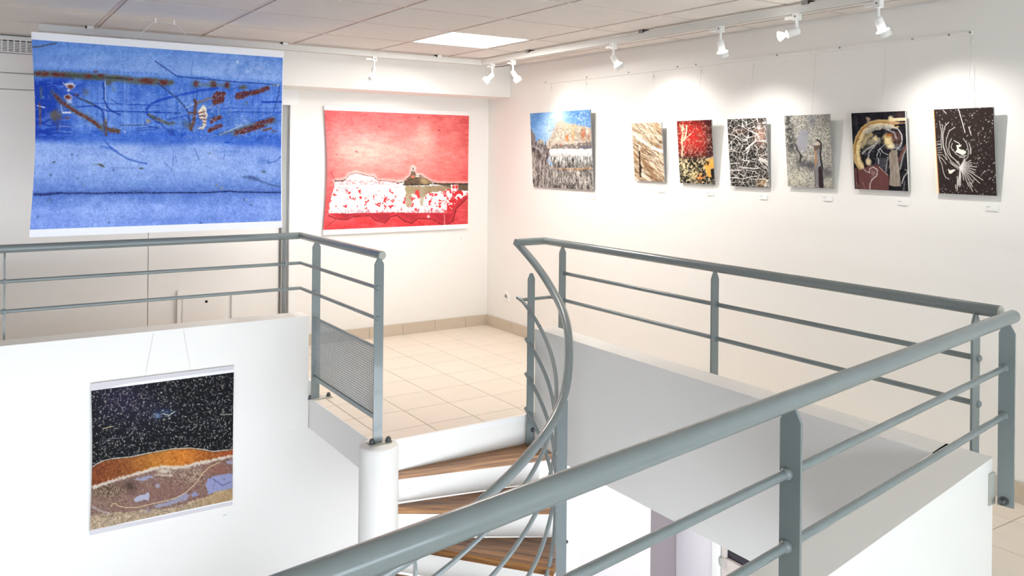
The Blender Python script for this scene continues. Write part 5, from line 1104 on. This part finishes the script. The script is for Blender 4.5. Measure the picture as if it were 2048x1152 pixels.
    A.poly([(455, 570), (490, 520), (545, 525), (555, 640), (575, 900), (520, 905), (450, 890), (465, 740)], (150, 138, 126), 1, 1.2, 1); mm, w = A.poly([(455, 570), (490, 520), (545, 525), (555, 640), (575, 900), (450, 890), (465, 740)], (0, 0, 0), 1, 1, 1, only=True); sg = fbm(A.X[w], A.Y[w], 4, 3, 8, 2.0, 0.25); A.C[w] += (mm * (sg - 0.5) * 80)[..., None]
    for P, c, wd in (([(570, 720), (600, 600), (655, 450)], (150, 146, 142), 5), ([(585, 870), (610, 800), (655, 745)], (196, 194, 192), 3), ([(655, 745), (620, 725)], (196, 194, 192), 2.4), ([(560, 640), (590, 560), (640, 480)], (110, 70, 66), 7), ([(600, 940), (615, 850)], (120, 118, 116), 3), ([(445, 600), (420, 750)], (170, 168, 166), 2.4), ([(355, 700), (440, 785)], (176, 160, 152), 2.6), ([(180, 705), (210, 745), (250, 760)], (196, 188, 186), 2.4), ([(250, 760), (250, 720), (290, 700), (335, 730), (325, 790), (275, 830), (250, 880), (248, 940)], (206, 200, 198), 2.8), ([(340, 560), (330, 590), (350, 620), (348, 670)], (196, 194, 196), 2.2), ([(340, 560), (365, 510), (400, 480)], (196, 194, 196), 2.2), ([(370, 510), (400, 550), (445, 570)], (206, 204, 206), 2.2), ([(345, 520), (375, 560), (365, 590)], (180, 178, 180), 2), ([(110, 870), (130, 910)], (170, 160, 160), 1.6), ([(170, 850), (185, 890), (190, 930)], (150, 130, 130), 1.6)): A.line(P, wd * 0.72, c, 0.9, 0.9, 0.7)
    A.blob((285, 760), 5, 7, (150, 120, 118), 0.8, 1.5, 0, 0.8); A.blob((242, 645), 6, 8, (214, 196, 156), 1, 2.5, -0.1, 0.2); A.line([(200, 660), (205, 690)], 4, (40, 30, 30), 0.9); A.line([(652, 840), (655, 960)], 2, (196, 160, 100), 0.9)
    A.specks(160, [(150, 148, 150), (90, 88, 92)], (0.4, 1.0), (0.5, 4), 7, None, None, (0.3, 0.7)); m = (A.U > 0.985); A.C[m] = (226, 224, 220)
    return A
def paint_hair():
    A = Art([(1868, 220), (1987, 215), (1993, 391), (1871, 388)], 190, 270)
    A.sheet(1850, 190, 4.8); X, Y = A.X, A.Y; lx, ly = (X - 1850) * 4.8, (Y - 190) * 4.8
    n2 = fbm(X, Y, 3, 3, 3); A.C[:] = (52, 42, 40); A.tint(n2, (6, 6, 6))
    W = (236, 232, 226)
    keep = (lx > 420) | (ly < 330) | (ly > 850)
    A.specks(300, W, (0.4, 1.2), (0.3, 2.2), 3, None, keep, (0.5, 1), None, 0.5); A.specks(34, W, (0.7, 1.3), (1.5, 5), 5, (0.5, 0, 1, 1), None, (0.8, 1), -0.9, 0.6); A.specks(60, W, (0.5, 1.0), (0.3, 1.2), 6, (0.0, 0, 0.5, 1), None, (0.4, 0.8))
    for P, w in (([(332, 140), (360, 240), (390, 355)], 1.9), ([(425, 305), (448, 385)], 1.7), ([(148, 250), (165, 350), (160, 440), (165, 520)], 1.2), ([(178, 290), (172, 400), (180, 500), (215, 625)], 1.2), ([(238, 262), (200, 300), (180, 380), (180, 480), (205, 560), (250, 630)], 1.4), ([(292, 310), (240, 345), (212, 420), (205, 480), (225, 560), (290, 620), (320, 650)], 1.4), ([(262, 415), (238, 460), (232, 530), (255, 590), (310, 635)], 1.4), ([(268, 460), (255, 500), (270, 530)], 1.4), ([(270, 520), (300, 565), (340, 585), (385, 580)], 1.4), ([(372, 415), (405, 460), (420, 530), (415, 590), (380, 630), (355, 675)], 1.4), ([(425, 455), (440, 510), (435, 565)], 1.4), ([(445, 510), (445, 560)], 1.2), ([(330, 595), (370, 598), (400, 575)], 1.4), ([(240, 645), (330, 700)], 1.5), ([(245, 630), (330, 690)], 1.4), ([(255, 660), (325, 715)], 1.3), ([(135, 600), (165, 670), (175, 740), (195, 790), (230, 812)], 1.4), ([(140, 590), (175, 620), (205, 665)], 1.3), ([(185, 150), (215, 180)], 1.6), ([(285, 437), (330, 460), (340, 480)], 2), ([(120, 450), (155, 440)], 1), ([(120, 480), (160, 465)], 1), ([(120, 510), (165, 495)], 1), ([(122, 530), (160, 525)], 1), ([(122, 550), (165, 550)], 1), ([(122, 570), (175, 575), (210, 620)], 1.1), ([(122, 465), (160, 480)], 1), ([(128, 580), (150, 600)], 1)): A.line(P, w * 0.85, W, 0.95, 0.7)
    A.poly([(305, 480), (355, 475), (350, 490), (325, 500), (335, 515), (375, 525), (400, 545), (385, 565), (360, 575), (330, 560), (295, 545), (310, 525)], (244, 238, 222), 1, 1, 1); A.poly([(222, 705), (240, 720), (280, 712), (298, 718), (275, 735), (245, 760), (228, 755)], (244, 240, 228), 1, 1, 1)
    ox, oy = 340, 690
    for k in range(19):
        t = math.radians(-62 + k * 9.6); L_ = 75 + 60 * math.sin(math.pi * min(1, max(0, (k - 1) / 16))) + (30 if k in (12, 13, 11) else 0) + 55 * (k in (9, 10)) - 12 * (k % 3)
        ex, ey = ox + L_ * 1.25 * math.cos(t), oy + L_ * 1.45 * math.sin(t) + 10
        if k > 14: ex = ox - (k - 14) * 10 + 8; ey = oy + 190 - 5 * (k % 2) - (k - 15) * 4
        A.line([(ox - 6 + (k % 4) * 3, oy + (k % 3) * 4), ((ox + ex) / 2 + 4, (oy + ey) / 2 - 6), (ex, ey)], 1.35, W, 0.95, 0.8)
    for k in range(7): A.line([(300 + k * 4, 640 - k), (340, 680 + k)], 1, (200, 196, 190), 0.8)
    A.line([(310, 780), (308, 915)], 1.5, W, 0.95); A.line([(292, 865), (294, 900)], 1.6, W, 0.9); A.line([(420, 840), (455, 925)], 1.4, W, 0.9)
    ex = np.interp(ly, [150, 940], [100, 131]); A.mix(sm(3, -3, lx - ex), (236, 150, 70)); A.mix(sm(1, -5, lx - ex + 4), (252, 240, 214)); A.blob((85, 318), 1.2, 1.6, (110, 104, 96), 0.9)
    return A
SMALL = [
 (paint_rock, 6.201, 5.339, 2.028, 1.376, 'square picture of a pale rock under blue sky, biggest on its wall', (5.952, 5.459), (5.374, 1.316)),
 (paint_straw, 4.836, 4.512, 1.902, 1.470, 'narrow picture of diagonal tan straw strokes', (4.66,), (4.567, 1.405)),
 (paint_ember, 4.355, 4.026, 1.906, 1.467, 'narrow picture of red wash over black and cream flecks', (4.17,), (4.083, 1.404)),
 (paint_crackle, 3.884, 3.567, 1.904, 1.463, 'narrow picture of white cracks netted over black', (3.71,), (3.627, 1.401)),
 (paint_bottle, 3.422, 3.100, 1.911, 1.476, 'narrow grey speckled picture with a bottle shape', (3.235,), (3.151, 1.415)),
 (paint_wheel, 2.956, 2.625, 1.910, 1.479, 'narrow dark picture of a curved tan fragment over maroon cloth', (2.775,), (2.674, 1.416)),
 (paint_hair, 2.476, 2.168, 1.911, 1.475, 'narrow black picture of fine white lines, last in its row', (2.302,), (2.2, 1.413)),
]
D_TOP, D_BOT = 0.06, 0.02
for fn, yl, yr, zt, zb, lab, wires, card in SMALL:
    t = empty('wall_picture', (XR - 0.03, (yl + yr) / 2, zb), lab, 'picture', 'pictures hung along the right wall')
    A = fn()
    def pos(U, V, e=0.0):
        return XR - (D_TOP + (D_BOT - D_TOP) * V) + 0 * U - e, yl + (yr - yl) * U, zt + (zb - zt) * V
    sheet_object(A, pos, 'print', GLOSSY, t)
    th_ = 0.010
    pts = [(XR - D_TOP + 0.0006, yl, zt), (XR - D_BOT + 0.0006, yl, zb), (XR - D_BOT + th_, yl, zb), (XR - D_TOP + th_, yl, zt)]
    MB().prism(pts, (0, yr - yl, 0)).build('backing_board', M['edge'], t)
    for wy in wires:
        MB().tube([(XR - 0.008, wy, 2.284), (XR - D_TOP + 0.014, wy, zt - 0.03)], 0.0011, 6).build('wire', M['wire'], t)
        MB().lathe([(0.005, 0), (0.005, 0.02)], (XR - 0.009, wy, 2.235), (0, 0, 1), 8).build('wire_grip', M['track'], t)
    MB().box(XR - D_BOT + th_, XR - 0.0005, (yl + yr) / 2 - 0.02, (yl + yr) / 2 + 0.02, zb + 0.02, zb + 0.05).build('spacer', M['edge'], t)
CARDS = ['below the blue sky picture', 'below the tan straw picture', 'below the red and black picture', 'below the crackle picture', 'below the bottle picture', 'below the maroon cloth picture', 'below the white line picture']
for (fn, yl, yr, zt, zb, lab, wires, (cy_, cz)), w_ in zip(SMALL, CARDS):
    t = empty('caption_card', (XR - 0.002, cy_, cz - 0.014), 'small white caption card on the wall ' + w_, 'caption card', 'caption cards')
    MB().box(XR - 0.005, XR - 0.0005, cy_ - 0.032, cy_ + 0.032, cz - 0.014, cz + 0.014).build('card', M['card'], t)
    MB().box(XR - 0.0054, XR - 0.005, cy_ + 0.006, cy_ + 0.027, cz + 0.003, cz + 0.007).build('lettering', M['ink'], t)
    MB().box(XR - 0.0054, XR - 0.005, cy_ + 0.002, cy_ + 0.027, cz - 0.006, cz - 0.0035).build('lettering', M['card'], t)
t = empty('caption_card', (4.0, YB - 0.002, 0.836), 'small white caption card under the red poster', 'caption card', 'caption cards')
MB().box(3.972, 4.036, YB - 0.005, YB - 0.0005, 0.836, 0.866).build('card', M['card'], t)
MB().box(3.977, 3.996, YB - 0.0054, YB - 0.005, 0.852, 0.857).build('lettering', M['ink'], t)
t = empty('caption_card', (1.433, YF - 0.007, -0.692), 'small caption card under the dark dune poster', 'caption card', 'caption cards')
MB().box(1.403, 1.463, YF - 0.009, YF - 0.0055, -0.692, -0.664).build('card', M['card'], t)
MB().box(1.408, 1.428, YF - 0.0094, YF - 0.009, -0.678, -0.673).build('lettering', M['ink'], t)
# ------------------------------------------------------------------ wall socket
SO = empty('wall_socket', (XR - 0.01, 6.644, 0.29), 'small white power socket low on the right wall near the room corner', 'socket')
MB().box(XR - 0.011, XR - 0.0005, 6.604, 6.684, 0.288, 0.372).build('cover_plate', M['white'], SO)
MB().lathe([(0.027, 0.0), (0.029, 0.003), (0.026, 0.005), (0.024, 0.001)], (XR - 0.0112, 6.644, 0.33), (-1, 0, 0), 24).build('collar', M['white'], SO, True)
MB().lathe([(0.019, 0.0), (0.019, 0.0012)], (XR - 0.0125, 6.644, 0.33), (-1, 0, 0), 20).build('recess', M['edge'], SO)
for dy in (-0.0095, 0.0095):
    MB().lathe([(0.004, 0.0), (0.004, 0.001)], (XR - 0.0138, 6.644 + dy, 0.33), (-1, 0, 0), 10).build('pin_hole', M['gap'], SO)
